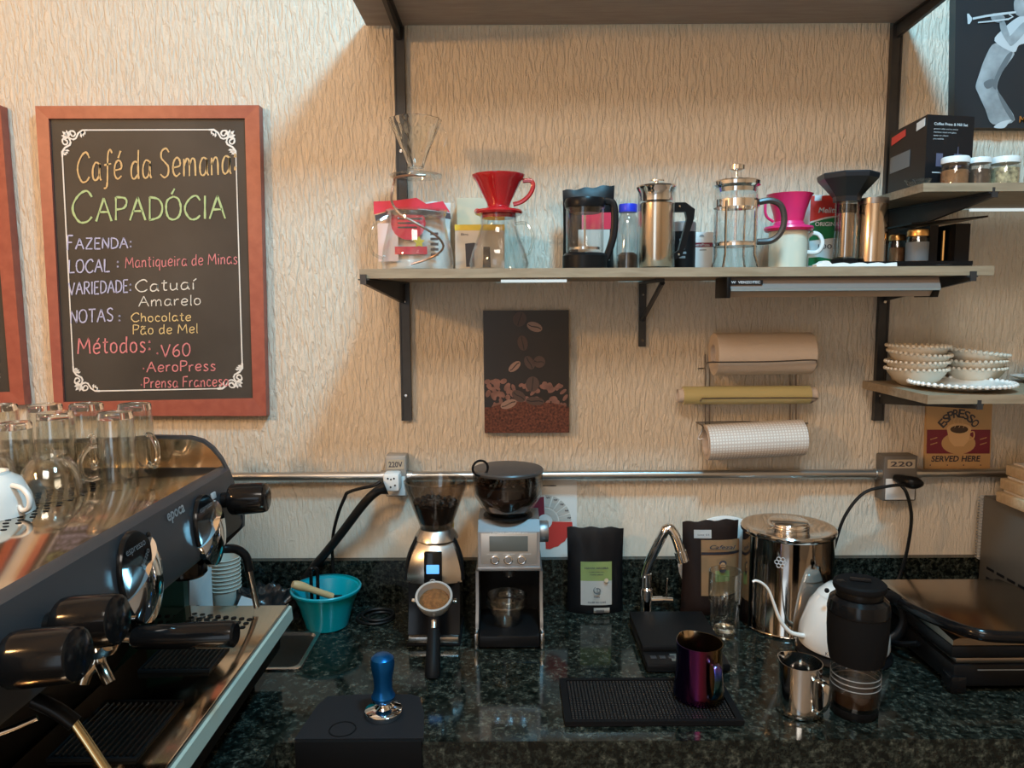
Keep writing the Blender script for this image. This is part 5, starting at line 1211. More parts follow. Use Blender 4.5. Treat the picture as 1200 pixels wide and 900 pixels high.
# sink beside the machine
p0, p1 = atz(305, 787, ZK), atz(375, 741, ZK)
xr_ = p1.x+.004; y0, y1 = p0.y+.003, p1.y
xl_ = xr_-.17
t = thing('sink_basin', 'small stainless basin with rounded rim set in the counter beside the coffee machine', 'sink', ((xl_+xr_)/2, (y0+y1)/2, ZK))
b = MB(); hw, hd_ = (xr_-xl_)/2, (y1-y0)/2
def rr(hx, hy, r, z, n=6):
    out = []
    for (sx, sy, a0) in ((1,1,0), (-1,1,90), (-1,-1,180), (1,-1,270)):
        for k in range(n+1):
            a = math.radians(a0+90*k/n); out.append((sx*(hx-r)+r*math.cos(a), sy*(hy-r)+r*math.sin(a), z))
    return out
R = [rr(hw,hd_,.012,0), rr(hw,hd_,.012,.003), rr(hw-.003,hd_-.003,.012,.004), rr(hw-.008,hd_-.008,.018,.0035), rr(hw-.0105,hd_-.0105,.018,-.002), rr(hw-.020,hd_-.020,.025,-.085)]
V = [b._v(r) for r in R[:5]]
for A_, B_ in zip(V, V[1:]):
    for i in range(len(A_)): b._f([A_[i], A_[(i+1) % len(A_)], B_[(i+1) % len(A_)], B_[i]])
b.build('rim', M['steel'], t); b = MB(); R = R[4:]
V = [b._v(r) for r in R]
for A_, B_ in zip(V, V[1:]):
    n = len(A_)
    for i in range(n): b._f([A_[i], A_[(i+1) % n], B_[(i+1) % n], B_[i]])
b._f(V[-1]); b.build('basin', M['ledge'], t)
b = MB(); b.lathe([(0,0),(.014,0),(.016,.002),(0,.002)], c=(0,0,-.0848), seg=20); b.build('drain', M['darksteel'], t)

# tamper on corner mat -----------------------------------------------------
zm = ZK+.006
pts = [(345,866), (372,826), (384,816), (420,813.5), (482,813.5), (492,817), (497,835), (496,866)]
P = [atz(u, v, zm) for u, v in pts]; yF = -.5835
P[0].y = P[-1].y = yF
t = thing('tamping_mat', 'black rubber corner mat hooked over the counter edge under the blue tamper', 'mat', ((P[0].x+P[-1].x)/2, -.53, ZK))
MB().prism([Vector((p.x,p.y,ZK)) for p in P], [Vector((p.x,p.y,zm)) for p in P]).build('mat', M['matrubber'], t, W=True, smooth=False, bevel=.002)
x0, x1 = P[0].x+.002, P[-1].x-.002
MB().box(x0, x1, yF-.008, yF-.0008, ZC-.05, zm, .002).build('front_lip', M['rubber'], t, W=True)
b = MB(); pc = atz(400, 858, zm)
b.lathe([(.021,0), (.0215,.0012), (.023,.0012), (.0235,0)], c=(pc.x-t.location.x, max(pc.y,-.556)-t.location.y, zm-ZK), seg=32); b.build('embossed_ring', M['rubber'], t)
c, s = stand(450, 849, zm, 22)
t = thing('tamper', 'coffee tamper with blue knob handle and steel base on the corner mat', 'tamper', (c.x, c.y, zm+.0003))
q = lambda l: CP(c, l, zm)
zk = lambda v: max(at(450, v, c.y).z-zm, 0)
MB().lathe([(0,0), (21.5*s,0), (22*s,.001), (22*s,.009), (21*s,.0105), (10*s,.0135), (7*s,.019), (6.5*s,zk(824)), (0,zk(824))], seg=44).build('steel_base', M['chrome'], t)
MB().lathe([(0,zk(823.8)), (8*s,zk(823.5)), (13.5*s,zk(818)), (14*s,zk(815)), (12*s,zk(812)), (10.5*s,zk(805)), (11*s,zk(795)), (13*s,zk(784)), (14*s,zk(777)), (13*s,zk(771)), (9*s,zk(767.5)), (4*s,zk(766.4)), (0,zk(766.2))], seg=40).build('knob_handle', M['blue'], t)

# bar mat ------------------------------------------------------------------
A, B, C_, D = atz(662,853,ZK), atz(872,850,ZK), atz(842,798,ZK), atz(657,800,ZK)
x0, x1, y0, y1 = A.x, B.x, (A.y+B.y)/2, D.y+.0
t = thing('bar_mat', 'black studded rubber bar mat under the rainbow pitcher', 'mat', ((x0+x1)/2, (y0+y1)/2, ZK))
hw, hd_ = (x1-x0)/2, (y1-y0)/2
b = MB(); b.box(-hw, hw, -hd_, hd_, 0, .004, .0012); b.build('base', M['rubber'], t)
b = MB()
for (a, c_, d, e) in ((-hw,hw,-hd_,-hd_+.008), (-hw,hw,hd_-.008,hd_), (-hw,-hw+.012,-hd_+.008,hd_-.008), (hw-.012,hw,-hd_+.008,hd_-.008)): b.box(a, c_, d, e, .0042, .0095)
b.build('raised_rim', M['rubber'], t, smooth=False)
b = MB(); nx, ny = 46, 21
for i in range(nx):
    for j in range(ny):
        x = -hw+.016+(2*hw-.032)*i/(nx-1); y = -hd_+.013+(2*hd_-.026)*j/(ny-1)
        b.box(x-.0019, x+.0019, y-.0019, y+.0019, .0042, .0085)
o = b.build('studs', mat('rubber_studs', (.014,.014,.015), .42), t, smooth=False); o['kind'] = 'stuff'

# pitchers -----------------------------------------------------------------
def pitcher(c, s, h, rb, rt, m, label, spout_a, handle_a, hpx, grp, mh=None):
    t = thing('milk_pitcher', label, 'milk pitcher', c, group=grp)
    def wob(a, z):
        f = max(0, (z/h-.72)/.28); d = math.cos(a-spout_a)
        return 1+.20*f*f*max(0, d)**9
    n = 10; out = [(rb*.94, 0), (rb, .003)]
    for k in range(1, n+1):
        f = k/n; out.append((rb+(rt-rb)*f-.002*math.sin(PI*f), .003+(h-.003)*f))
    MB().lathe(vessel(out, .0012), seg=64, fn=wob).build('body', m, t, angle=60)
    ca, sa = math.cos(handle_a), math.sin(handle_a)
    def hp(r, z): return (r*ca, r*sa, z)
    MB().tube([hp(rt*.98,h*.80), hp(rt+.010,h*.83), hp(rt+.021,h*.80), hp(rt+.024,h*.62), hp(rt+.022,h*.38), hp(rb+.008,h*.22), hp(rb*.98,h*.18)], .0075, 8, smooth=5, flat=.28).build('handle', mh or m, t)
    return t
zm = ZK+.0087
c, s = stand(818, 830, zm, 29)
h = at(818, 752, c.y).z-zm
pitcher((c.x, c.y, zm), s, h, 29.5*s, 26.5*s, M['rainbow'], 'rainbow coloured metal milk pitcher standing on the black bar mat', math.radians(110), math.radians(-74), 0, 'milk pitchers', M['strap'])
c, s = stand(936, 845, ZK, 26)
h = at(936, 775, c.y).z-ZK
pitcher((c.x, c.y, ZK), s, h, 26.5*s, 24*s, M['polished'], 'small plain steel milk pitcher beside the clear travel press', math.radians(125), math.radians(-66), 0, 'milk pitchers')

# digital scale
A, B = atz(758,790,ZK), atz(736,726,ZK)
x0, x1, y0, y1 = A.x-.0, A.x+.165, A.y, B.y-.03
t = thing('kitchen_scale', 'flat black digital scale behind the rainbow pitcher', 'scale', ((x0+x1)/2, (y0+y1)/2, ZK))
hw, hd_ = (x1-x0)/2, (y1-y0)/2
b = MB(); b.box(-hw, hw, -hd_, hd_, .003, .020, .004); b.build('body', M['blacksat'], t)
for sx in (-1,1):
    for sy in (-1,1): MB().lathe([(0,0),(.008,0),(.008,.0029),(0,.0029)], c=(sx*(hw-.02),sy*(hd_-.02),0), seg=12).build('foot', M['rubber'], t)
MB().box(-hw, hw, -hd_+.052, hd_, .0205, .033, .003).build('platform', M['black'], t)
MB().box(-.03, .042, -hd_+.012, -hd_+.042, .0202, .0212).build('screen', M['lcdgrey'], t, smooth=False)
for k in range(3): MB().box(-hw+.012+k*.018, -hw+.024+k*.018, -hd_+.022, -hd_+.034, .0202, .0214, .0004).build('button', M['slate'], t)

# faucet -------------------------------------------------------------------
p = atz(757, 724, ZK); yF = p.y
p = Vector((p.x, yF, ZK))
t = thing('faucet', 'slim chrome faucet with bent neck between the two coffee bags', 'faucet', p)
W_ = lambda u, v, dy=0: at(u, v, yF+dy)-p
MB().lathe([(0,0), (.017,0), (.017,.004), (.0135,.007), (.0135,W_(757,697).z), (.015,W_(757,697).z+.001), (.015,W_(757,690).z), (.0112,W_(757,688).z), (.0112,W_(757,672).z), (0,W_(757,671).z)], seg=24).build('column', M['chrome'], t)
MB().tube([W_(756,676), W_(757,670), W_(765,650,-.01), W_(778,624,-.02), W_(781,620,-.02), W_(786,620,-.022), W_(792,630,-.025), W_(797,645,-.027), W_(798,650,-.028)], .0112, 14, smooth=4).build('neck', M['chrome'], t)
MB().tube([W_(798,648,-.028), W_(801,658,-.030)], .0105, 14).build('spout', M['copper'], t) if False else MB().tube([W_(797,646,-.028), W_(800.5,658,-.030)], .0138, 14).build('spout', M['chrome'], t)
MB().tube([W_(762,703), W_(776,702.5)], .0085, 14).tube([W_(776,702.5), W_(788,703)], .0065, 12).build('valve', M['chrome'], t)
MB().tube([W_(781,701), W_(782,678)], .0022, 8).build('lever', M['chrome'], t)

# black bag with lime label ------------------------------------------------
def front_decals(t, p, w2, h, y, items):
    for (nm, m, x0, x1, z0, z1, lf) in items:
        MB().box(x0*w2, x1*w2, y-lf, y-lf+.0005, z0*h, z1*h).build(nm, M[m], t, smooth=False)
p = atz(697, 716, ZK); Y = p.y+.002; s = mpp(Vector((p.x, Y, ZK+.06)))
t = thing('coffee_bag', 'black foil coffee bag with lime and white label against the backsplash', 'bag', (p.x, Y, ZK))
h = at(697, 618, Y).z-ZK; w_ = 66*s
bag(t, w_, h, .050, M['bagblack'], skew=-.001, amp=.022, lo=.64)
# labels follow the bag front: leaning slightly back
def lean_panel(t, nm, m, x0, x1, f0, f1, lf=.0, d=.05, n=6):
    b = MB(); rows = []
    for k in range(n+1):
        f = f0+(f1-f0)*k/n; th = d/2*(1-f)**.6*(1 if f > .06 else .7+f*5)+.0012
        rows.append(b._v([(x, -th*(1-abs(x/(w_/2))**3)-.0022-lf, f*h) for x in [x0+(x1-x0)*i/6 for i in range(7)]]))
    for A_, B_ in zip(rows, rows[1:]):
        for i in range(6): b._f([A_[i], A_[i+1], B_[i+1], B_[i]])
    bmesh.ops.solidify(b.bm, geom=b.bm.faces[:], thickness=.0006)
    return b.build(nm, M[m], t, smooth=True)
lean_panel(t, 'white_label', 'paper', -.53*w_/2, .56*w_/2, .12, .40)
lean_panel(t, 'lime_label', 'lime', -.53*w_/2, .56*w_/2, .40, .62)
lean_panel(t, 'barcode_sticker', 'paper', -.04*w_, .24*w_, .025, .09, .001)
yl = lambda f, d=.05: -(d/2*(1-f)**.6+.0012)-.0040
tilt = lambda f: Vector((0, (yl(f+.05)-yl(f-.05)), .1*h)).normalized()
yl_ = yl; yl = lambda f, d=.05: yl_(f, d)-.0022
b = MB()
for (tx_, f, wd, hh_) in (('HAVAI AROMA', .555, .80, .0046), ('CAFÉ ESPECIAL', .51, .5, .003), ('TORRA MÉDIA', .48, .45, .003), ('Café', .225, .2, .004), ('CLUBE DO CAFÉ', .165, .6, .0045)):
    put_text(b, tx_, (.01*w_, yl(f), f*h), EX, tilt(f), wd*w_/2*1.05, hh_, bold=True, lift=.0012)
b.build('lettering', M['dark'], t, smooth=False)
b = MB(); f = .30
for k in range(5): b.ribbon([(.02*w_+.009*(1-k*.1)*math.cos(a), yl(f)-.0008, f*h+.009*(1-k*.1)*math.sin(a)) for a in [math.radians(120+300*i/12+k*40) for i in range(13)]][:9], .0009)
b.ribbon([(.02*w_-.004, yl(f)-.0008, f*h+.004), (.02*w_+.005, yl(f)-.0008, f*h+.004)], .0014); b.ribbon([(.02*w_, yl(f)-.0008, f*h+.004), (.02*w_, yl(f)-.0008, f*h-.005)], .0014)
b.build('emblem', M['grey3'], t, smooth=False)
MB().lathe([(0,0), (.005,0), (.005,.0006), (0,.0006)], seg=16, M=Matrix.Translation((.36*w_/2, yl(.415)-.0006, .415*h)) @ rotx(PI/2)).build('round_seal', M['tan'], t)
b = MB()
for k in range(9): b.box(.0+k*.0021, .001+k*.0021, yl(.06)-.0014, yl(.06)-.0006, .037*h, .078*h)
b.build('barcode', M['dark'], t, smooth=False)

# brown bag ----------------------------------------------------------------
p = atz(830, 716, ZK); Y = p.y-.003; s = mpp(Vector((p.x, Y, ZK+.06))); w_ = 65*s
t = thing('coffee_bag', 'tall dark brown coffee bag with kraft label behind the empty glass', 'bag', (p.x-.001, Y, ZK))
h = at(832, 610, Y).z-ZK
bag(t, w_, h, .056, M['bagbrown'], skew=.003, amp=.010, lo=.8)
xx = lambda u: (u-832)*s; ff = lambda v: (at(832, v, Y-.02).z-ZK)/h
lean_panel(t, 'kraft_label', 'kraft', xx(820), xx(866), ff(697), ff(634), d=.056)
lean_panel(t, 'small_sticker', 'white', xx(812), xx(832), ff(632), ff(622.5), d=.056)
lean_panel(t, 'black_stripe', 'dark', xx(820), xx(866), ff(650.5), ff(647.5), .0012, d=.056)
yl2 = lambda f: yl(f, .056)-.0008
b = MB(); put_text(b, 'Cafezal', (xx(844), yl2(ff(641)), ff(641)*h), EX, EZ, 30*s, .010, bold=True, shear=.3, lift=.0016); put_text(b, 'lote 01', (xx(822), yl2(ff(627)), ff(627)*h), EX, EZ, 13*s, .004, lift=.0016)
b.build('lettering', M['dark'], t, smooth=False)
b = MB(); f = ff(662); cx_ = xx(844); cz_ = f*h; yq = yl2(f)-.001
def el(dx, dz, rx, rz, n=14, a0=0, a1=360): return [(cx_+dx+rx*math.cos(math.radians(a0+(a1-a0)*k/(n-1))), yq, cz_+dz+rz*math.sin(math.radians(a0+(a1-a0)*k/(n-1)))) for k in range(n)]
b.extrude(el(0,.006,.0085,.007), (0,-.0006,0)); b.extrude(el(0,-.009,.008,.008,14,180,360), (0,-.0006,0)); b.build('bearded_face_hair', M['dark'], t, smooth=False)
b = MB(); b.extrude([(x,y-.0008,z) for x,y,z in el(0,.0,.0062,.0085)], (0,-.0004,0)); b.build('bearded_face', M['kraft'], t, smooth=False)
b = MB(); b.ribbon([(cx_-.005,yq-.0016,cz_-.004), (cx_,yq-.0016,cz_-.002), (cx_+.005,yq-.0016,cz_-.004)], .0025); b.ribbon([(cx_-.004,yq-.0016,cz_+.003), (cx_-.001,yq-.0016,cz_+.003)], .0016); b.ribbon([(cx_+.001,yq-.0016,cz_+.003), (cx_+.004,yq-.0016,cz_+.003)], .0016); b.build('moustache', M['dark'], t, smooth=False)
lean_panel(t, 'green_patch', 'lime', xx(836), xx(853), ff(681), ff(668.5), .0012, d=.056)

# empty tumbler glass
c, s = stand(848, 752, ZK, 15)
t = thing('drinking_glass', 'tall empty glass with fluted base in front of the brown bag', 'glass', (c.x, c.y, ZK))
zk = lambda v: at(848, v, c.y).z-ZK; h = zk(669)
prof = [(14*s,0), (15*s,.003), (15.8*s,h*.32), (16.2*s,h*.52), (18.5*s,h*.56), (18.8*s,h*.66), (18.6*s,h)]
flute = lambda a, z: 1+(.035*math.cos(12*a) if z < h*.54 else 0)
MB().lathe(vessel(prof, .002, .012), seg=72, fn=flute).build('glass', M['gthick'], t)
MB().lathe([(0,.0135), (prof[0][0]-.0035,.0135), (prof[0][0]-.0035,.024), (prof[0][0]*.6,.021), (0,.020)], seg=36).build('thick_base', M['greal'], t)

# stainless canister -------------------------------------------------------
c, s = stand(919, 748, ZK, 50)
t = thing('canister', 'large polished steel canister with lid behind the white kettle', 'canister', (c.x, c.y, ZK))
zk = lambda v: at(919, v, c.y).z-ZK
h = zk(622); R_ = 50.5*s
MB().lathe([(0,0), (R_*.99,0), (R_,.002), (R_*1.02,.004), (R_,.007), (R_,h-.004), (R_*1.0,h), (0,h)], seg=64).build('drum', mat('mirror_steel', (.38,.35,.315), .08, 1), t)
MB().lathe([(0,h+.0005), (R_*1.03,h+.0005), (R_*1.045,h+.003), (R_*1.045,h+.009), (R_*1.02,h+.012), (R_*.95,h+.0125), (R_*.90,h+.010), (R_*.5,h+.011), (0,h+.011)], seg=64).build('lid', M['polished'], t)
MB().lathe([(R_*.46,h+.0112), (R_*.47,h+.014), (R_*.44,h+.023), (R_*.42,h+.0245), (0,h+.0245)], seg=44).build('lid_knob', M['chrome'], t)
for sx in (-1,):
    a = math.radians(-118)
    b = MB(); r = R_+.0008
    for k in range(7):
        aa = 2*PI*k/6
        da, dz = (0, 0) if k == 6 else (.085*math.cos(aa), .0085*math.sin(aa))
        cc = Vector((r*math.cos(a+da), r*math.sin(a+da), h*.80+dz)); nn = Vector((math.cos(a+da), math.sin(a+da), 0)); tt = Vector((-nn.y, nn.x, 0))
        ring = [cc+tt*.0042*math.cos(q)+EZ*.0042*math.sin(q)+nn*.0003 for q in [2*PI*i/10 for i in range(10)]]
        b.tube(ring, .0009, 5, closed=True)
    b.build('flower_print', M['lightgrey'], t)

# kettle -------------------------------------------------------------------
c, s = stand(987, 775, ZK+.018, 50)
t = thing('gooseneck_kettle', 'white gooseneck kettle with black handle behind the travel press', 'kettle', (c.x, c.y, ZK))
zk = lambda v: at(987, v, c.y).z-ZK
MB().lathe([(0,0), (52*s,0), (53*s,.004), (50*s,.012), (47*s,.0165), (0,.0165)], seg=48).build('base', M['blacksat'], t)
zt = zk(690)
MB().lathe([(0,.017), (46*s,.017), (49.5*s,.021), (50*s,.026), (49*s,.05), (45*s,zt*.52), (39*s,zt*.75), (30*s,zt*.92), (23*s,zt), (0,zt+.001)], seg=56).build('body', M['porcelain'], t)
MB().lathe([(30.5*s,zt*.92+.0), (23.5*s,zt+.001), (20*s,zt+.006), (8*s,zt+.010), (0,zt+.010)], seg=44).build('lid', M['porcelain'], t)
MB().lathe([(0,zt+.0102), (3*s,zt+.0102), (3*s,zt+.014), (7*s,zt+.018), (6.5*s,zt+.024), (0,zt+.026)], seg=20).build('lid_knob', M['blacksat'], t)
k0 = Vector((c.x, c.y, ZK)); W_ = lambda u, v, Y: at(u, v, Y)-k0
MB().tube([W_(944,745,c.y-.01), W_(936,744,c.y-.012), W_(925,740,c.y-.012), W_(914,726,c.y-.012), W_(907,708,c.y-.012), W_(901,692,c.y-.012), W_(894,684,c.y-.012), W_(886,680.5,c.y-.012), W_(882,682,c.y-.012)], lambda q: .0055-.0028*min(1, q*1.6), 12, smooth=5).build('spout', M['porcelain'], t)
MB().tube([W_(1012,700,c.y), W_(1024,700,c.y), W_(1043,698,c.y), W_(1056,708,c.y), W_(1060,724,c.y), W_(1055,740,c.y), W_(1044,750,c.y), W_(1032,754,c.y)], .0075, 10, smooth=5, flat=1.5).build('handle', M['blacksat'], t)
MB().ball(W_(969,692,c.y-.052), .005, seg=10).build('vent_dot', M['black'], t)
b = MB(); put_text(b, 'K', W_(969,766,c.y-.088), EX, EZ, .006, bold=True); b.build('lettering', M['dark'], t, smooth=False)

# travel press -------------------------------------------------------------
c, s = stand(1000, 846, ZK, 26)
t = thing('travel_press', 'clear travel coffee press with black sleeve, lid and coffee at the bottom', 'travel press', (c.x, c.y, ZK))
zk = lambda v: at(1000, v, c.y).z-ZK
MB().lathe([(0,0), (25*s,0), (26*s,.002), (26*s,zk(824)), (0,zk(824))], seg=40).build('foot', M['blacksat'], t)
MB().lathe(vessel([(26*s,zk(823.5)), (27.5*s,zk(815)), (28*s,zk(772))], .002), seg=44).build('beaker', M['grey'], t)
MB().lathe([(0,zk(820)), (24.5*s,zk(820)), (25*s,zk(806)), (0,zk(806))], seg=36).build('coffee', M['coffee'], t)
MB().lathe([(26.0*s,zk(772)), (29.5*s,zk(772)), (32*s,zk(758)), (33.5*s,zk(735)), (33.5*s,zk(716)), (26*s,zk(716)), (26.0*s,zk(772))], seg=44).build('sleeve', M['rubber'], t)
MB().lathe([(0,zk(715.5)), (34*s,zk(715.5)), (34*s,zk(712)), (32*s,zk(702)), (27*s,zk(698)), (0,zk(698))], seg=44).build('collar', M['blackgloss'], t)
MB().lathe([(0,zk(697.5)), (25*s,zk(697.5)), (26*s,zk(692)), (25*s,zk(690)), (0,zk(690))], seg=44).build('neck', M['blacksat'], t)
MB().lathe([(0,zk(689.5)), (28*s,zk(689.5)), (29*s,zk(687)), (28.5*s,zk(683)), (26*s,zk(681)), (0,zk(681))], seg=44).build('lid', M['rubber'], t)
MB().box(-.016, .018, -.005, .006, zk(681)+.0003, zk(681)+.004, .001, M=Matrix.Rotation(-.35,4,'Z')).build('lid_tab', M['blacksat'], t)
MB().box(-.03*1.3, -.026, -.008, .008, zk(686), zk(680), .002).build('hinge', M['blacksat'], t)
for k in range(3): MB().tube([(27.2*s*math.cos(a), 27.2*s*math.sin(a), zk(787+k*6)) for a in [2*PI*i/36 for i in range(36)]], .0008, 5, closed=True).build('plunger_ring', M['lightgrey'], t)

# sandwich press -----------------------------------------------------------
p = atz(1112, 812, ZK); x0 = p.x; y0 = p.y; x1 = 1.095; y1 = -.14
zl = .112
t = thing('sandwich_press', 'black sandwich press with brown steel lid and curved front handle', 'sandwich press', ((x0+x1)/2, (y0+y1)/2, ZK))
hw, hd_ = (x1-x0)/2, (y1-y0)/2
MB().box(-hw+.006, hw, -hd_, hd_, .010, .055, .008).build('base', M['blacksat'], t)
MB().box(-hw+.012, hw-.004, -hd_+.004, hd_-.01, .0555, .066, .002).build('lower_plate', M['darksteel'], t)
MB().box(-hw, hw, -hd_-.001, hd_-.002, .0665, .092, .006).build('upper_housing', M['blacksat'], t)
lt = M['tray'] if False else mat('brown_grill_steel', (.34,.27,.20), .2, 1)
b = MB(); n = 8; rows = []
for j in range(n+1):
    f = j/n; y = -hd_+.0+(2*hd_-.012)*f; z = .106+.010*math.sin(PI*f*.9)
    rows.append(b._v([(-hw+.002,y,z-.004), (-hw+.012,y,z), (hw-.012,y,z), (hw-.002,y,z-.004), (hw-.002,y,.0925), (-hw+.002,y,.0925)]))
for A_, B_ in zip(rows, rows[1:]):
    for i in range(6): b._f([A_[i], A_[(i+1) % 6], B_[(i+1) % 6], B_[i]])
b._f(rows[0][::-1]); b._f(rows[-1]); b.build('lid', lt, t)
MB().tube([(-hw-.004,hd_-.05,.078), (-hw-.012,hd_-.12,.105), (-hw-.006,-hd_+.07,.118), (-hw+.03,-hd_-.012,.122), (-hw+.09,-hd_-.030,.122), (hw-.09,-hd_-.030,.122), (hw-.02,-hd_-.012,.122)], .0085, 10, smooth=6, flat=1.3).build('handle', M['blackgloss'], t)
for sx in (-1,1):
    MB().box(min(sx*(hw-.0),sx*(hw-.03)), max(sx*(hw-.0),sx*(hw-.03)), -hd_-.006, -hd_+.03, .0, .034, .005).build('front_foot', M['blackgloss'], t)
    MB().box(min(sx*(hw-.01),sx*(hw-.04)), max(sx*(hw-.01),sx*(hw-.04)), hd_-.05, hd_-.01, .0, .0095).build('rear_foot', M['black'], t, smooth=False)
q = MB().lathe([(0,0), (.019,0), (.019,.004), (.014,.006), (.013,.016), (0,.017)], seg=28, M=Matrix.Translation((.135,-hd_-.0005,.032)) @ rotx(PI/2)).build('dial_ring', M['black'], t)
MB().lathe([(0,.0175), (.011,.0172), (.012,.010)], seg=24, M=Matrix.Translation((.135,-hd_-.0005,.032)) @ rotx(PI/2)).build('dial', M['cerblack'], t)
MB().tube([(-hw+.05,-hd_-.0012,.045), (hw-.06,-hd_-.0012,.045)], .0012, 6).build('trim_line', M['grey3'], t)
MB().tube([(-hw-.001,hd_-.06,.004), (-hw-.022,hd_-.10,.012), (-hw-.022,hd_-.16,.03), (-hw-.006,hd_-.2,.05)], .006, 8, smooth=5).build('side_foot', M['blackgloss'], t)

# microwave and what is on it ----------------------------------------------
p = at(1157, 582, -.06); xm = p.x; zt = p.z
t = thing('microwave', 'dark grey microwave oven with vented side at the right end of the counter', 'microwave', (xm+.22, -.21, ZK))
MB().box(xm, xm+.44, -.36, -.045, ZK+.012, zt, .004).build('case', M['oven'], t, W=True)
b = MB()
for j in range(3):
    for i in range(7):
        yv = -.075-i*.036; zv = ZK+.11-j*.024
        b.box(xm-.0008, xm-.0001, yv-.026, yv, zv-.006, zv, )
b.build('side_vents', M['black'], t, W=True, smooth=False)
MB().box(xm+.008, xm+.432, -.372, -.3605, ZK+.02, zt-.008, .003).build('door', M['blackgloss'], t, W=True)
for sx in (.03, .38):
    for sy in (-.34, -.08): MB().box(xm+sx, xm+sx+.03, sy, sy+.02, ZK, ZK+.0118).build('foot', M['rubber'], t, W=True, smooth=False)
# spiral notebook between microwave and wall
A = at(1150, 581, -.04); B = at(1150, 650, -.04)
t = thing('notebook', 'grey spiral bound notebook wedged upright behind the microwave', 'notebook', (A.x+.1, -.036, 1.0145))
MB().box(A.x+.004, A.x+.21, -.041, -.031, 1.0145, A.z-.001).build('pages', M['lightgrey'], t, W=True, smooth=False)
b = MB(); n = 20
for k in range(n):
    z = 1.02+(A.z-1.026)*k/(n-1)
    b.tube([(A.x+.004+.006*math.cos(a), -.036+.0075*math.sin(a), z) for a in [2*PI*i/10 for i in range(10)]], .0011, 5, closed=True)
b.build('spiral_binding', M['grey1'], t, W=True)
for k, (u0, v0, v1, lab, m) in enumerate(((1166, 592, 572, 'lower pale wooden box lid on the microwave', 'kraftwood'), (1171, 570.5, 556, 'middle pale wooden board of the pile on the microwave', 'kraftwood'), (1178, 554.5, 541, 'topmost wooden board of the pile on the microwave', 'kraftwood'))):
    xa = at(u0, v0, -.10).x; zb = zt+.0004+k*.0305
    t = thing('wooden_board', lab, 'board', (xa+.15, -.16, zb), group='pale boards on the microwave')
    MB().box(-.15, .15, -.09, .06, 0, .024, .003).build('board', M[m], t)
    MB().box(-.14, .14, -.08, .05, .0245, .0298, .001).build('paper_layer', M['card'], t)

# paper cups, sack and packet at the left, behind the machine ---------------
c, s = stand(266, 728, ZK, 14)
Y = c.y; u = 266; hc = at(264, 652, Y).z-ZK
r0 = 13*mpp(c); r1 = 17.5*mpp(c)
first = None; nC = 9
for k in range(nC):
    loc = (c.x, Y, ZK+k*hc*.062)
    lab = ('lowest', 'second', 'third', 'fourth', 'fifth', 'sixth', 'seventh', 'eighth', 'topmost')[k]+' paper cup in the nested stack behind the steam wand'
    if k == 0:
        first = thing('paper_cup', lab, 'cup', loc, group='nested paper cups'); H1 = hc*.5
        MB().lathe(vessel([(r0,0), (r0+.0005,.001), (r1-.001,H1*.97), (r1+.0008,H1*.97), (r1+.0012,H1*.985), (r1,H1)], .0006), seg=32).build('cup', M['cups'], first)
    else: dup(first, loc, lab)
# white packet
A, B = at(223, 712, -.12), at(252, 664, -.12)
t = thing('paper_packet', 'white paper packet with black print behind the coffee machine', 'packet', ((A.x+B.x)/2-.02, -.12, ZK))
bag(t, .085, B.z-ZK, .04, M['white'], name='packet', amp=.004)
b = MB()
for (x, z, r) in ((.016,.045,.009), (.006,.03,.005), (.026,.028,.004), (-.002,.05,.004)): b.lathe([(0,0), (r,0), (r,.0008), (0,.0008)], seg=10, M=Matrix.Translation((x,-.0215,z)) @ rotx(PI/2))
b.build('black_print', M['dark'], t)
# black sack
t = thing('plastic_sack', 'crumpled black plastic sack beside the turquoise bowl', 'sack', (at(309,700,-.09).x, -.085, ZK))
from mathutils import noise as mnoise
b = MB(); b.lathe([(0,0)]+[(.072*math.cos(a*PI/2)**.55, .072*math.sin(a*PI/2)) for a in [k/24 for k in range(24)]]+[(0,.072)], seg=80, sx=1.1, sy=.66)
for v in b.bm.verts:
    x, y, z = v.co
    q = Vector((x*22, y*22, z*22+4)); n_ = abs(mnoise.noise(q))*1.0+.5*abs(mnoise.noise(q*2.3))-.28
    k_ = 1-n_*.55*min(1, z/.012)
    v.co = Vector((x*k_, max(y*k_, -.052) if y < 0 else min(y*k_, .048), max(0, z*(1-n_*.7)+.22*max(0,x)*min(1,z/.05))))
b.build('sack', M['sack'], t, angle=50)
pl = at(287, 694, -.16)
MB().box(-.022, .022, -.0008, .0008, -.014, .014, M=Matrix.Translation((pl.x-t.location.x+.002, -.066, .058)) @ Matrix.Rotation(-.55,4,'X') @ Matrix.Rotation(.3,4,'Y')).build('paper_tag', M['white'], t, smooth=False)
t = thing('plate', 'white plate rim standing behind the tall brown coffee bag', 'plate', (at(849,640,-.03).x, -.0265, ZK+.0005))
Rp = (at(838, 605.5, -.03).z-ZK)/2
MB().lathe([(0,0), (Rp*.6,0), (Rp*.98,-.003), (Rp,-.0025), (Rp*.98,-.001), (Rp*.6,.002), (0,.002)], seg=48, M=Matrix.Translation((0,0,Rp)) @ rotx(PI/2)).build('dish', M['porcelain'], t)
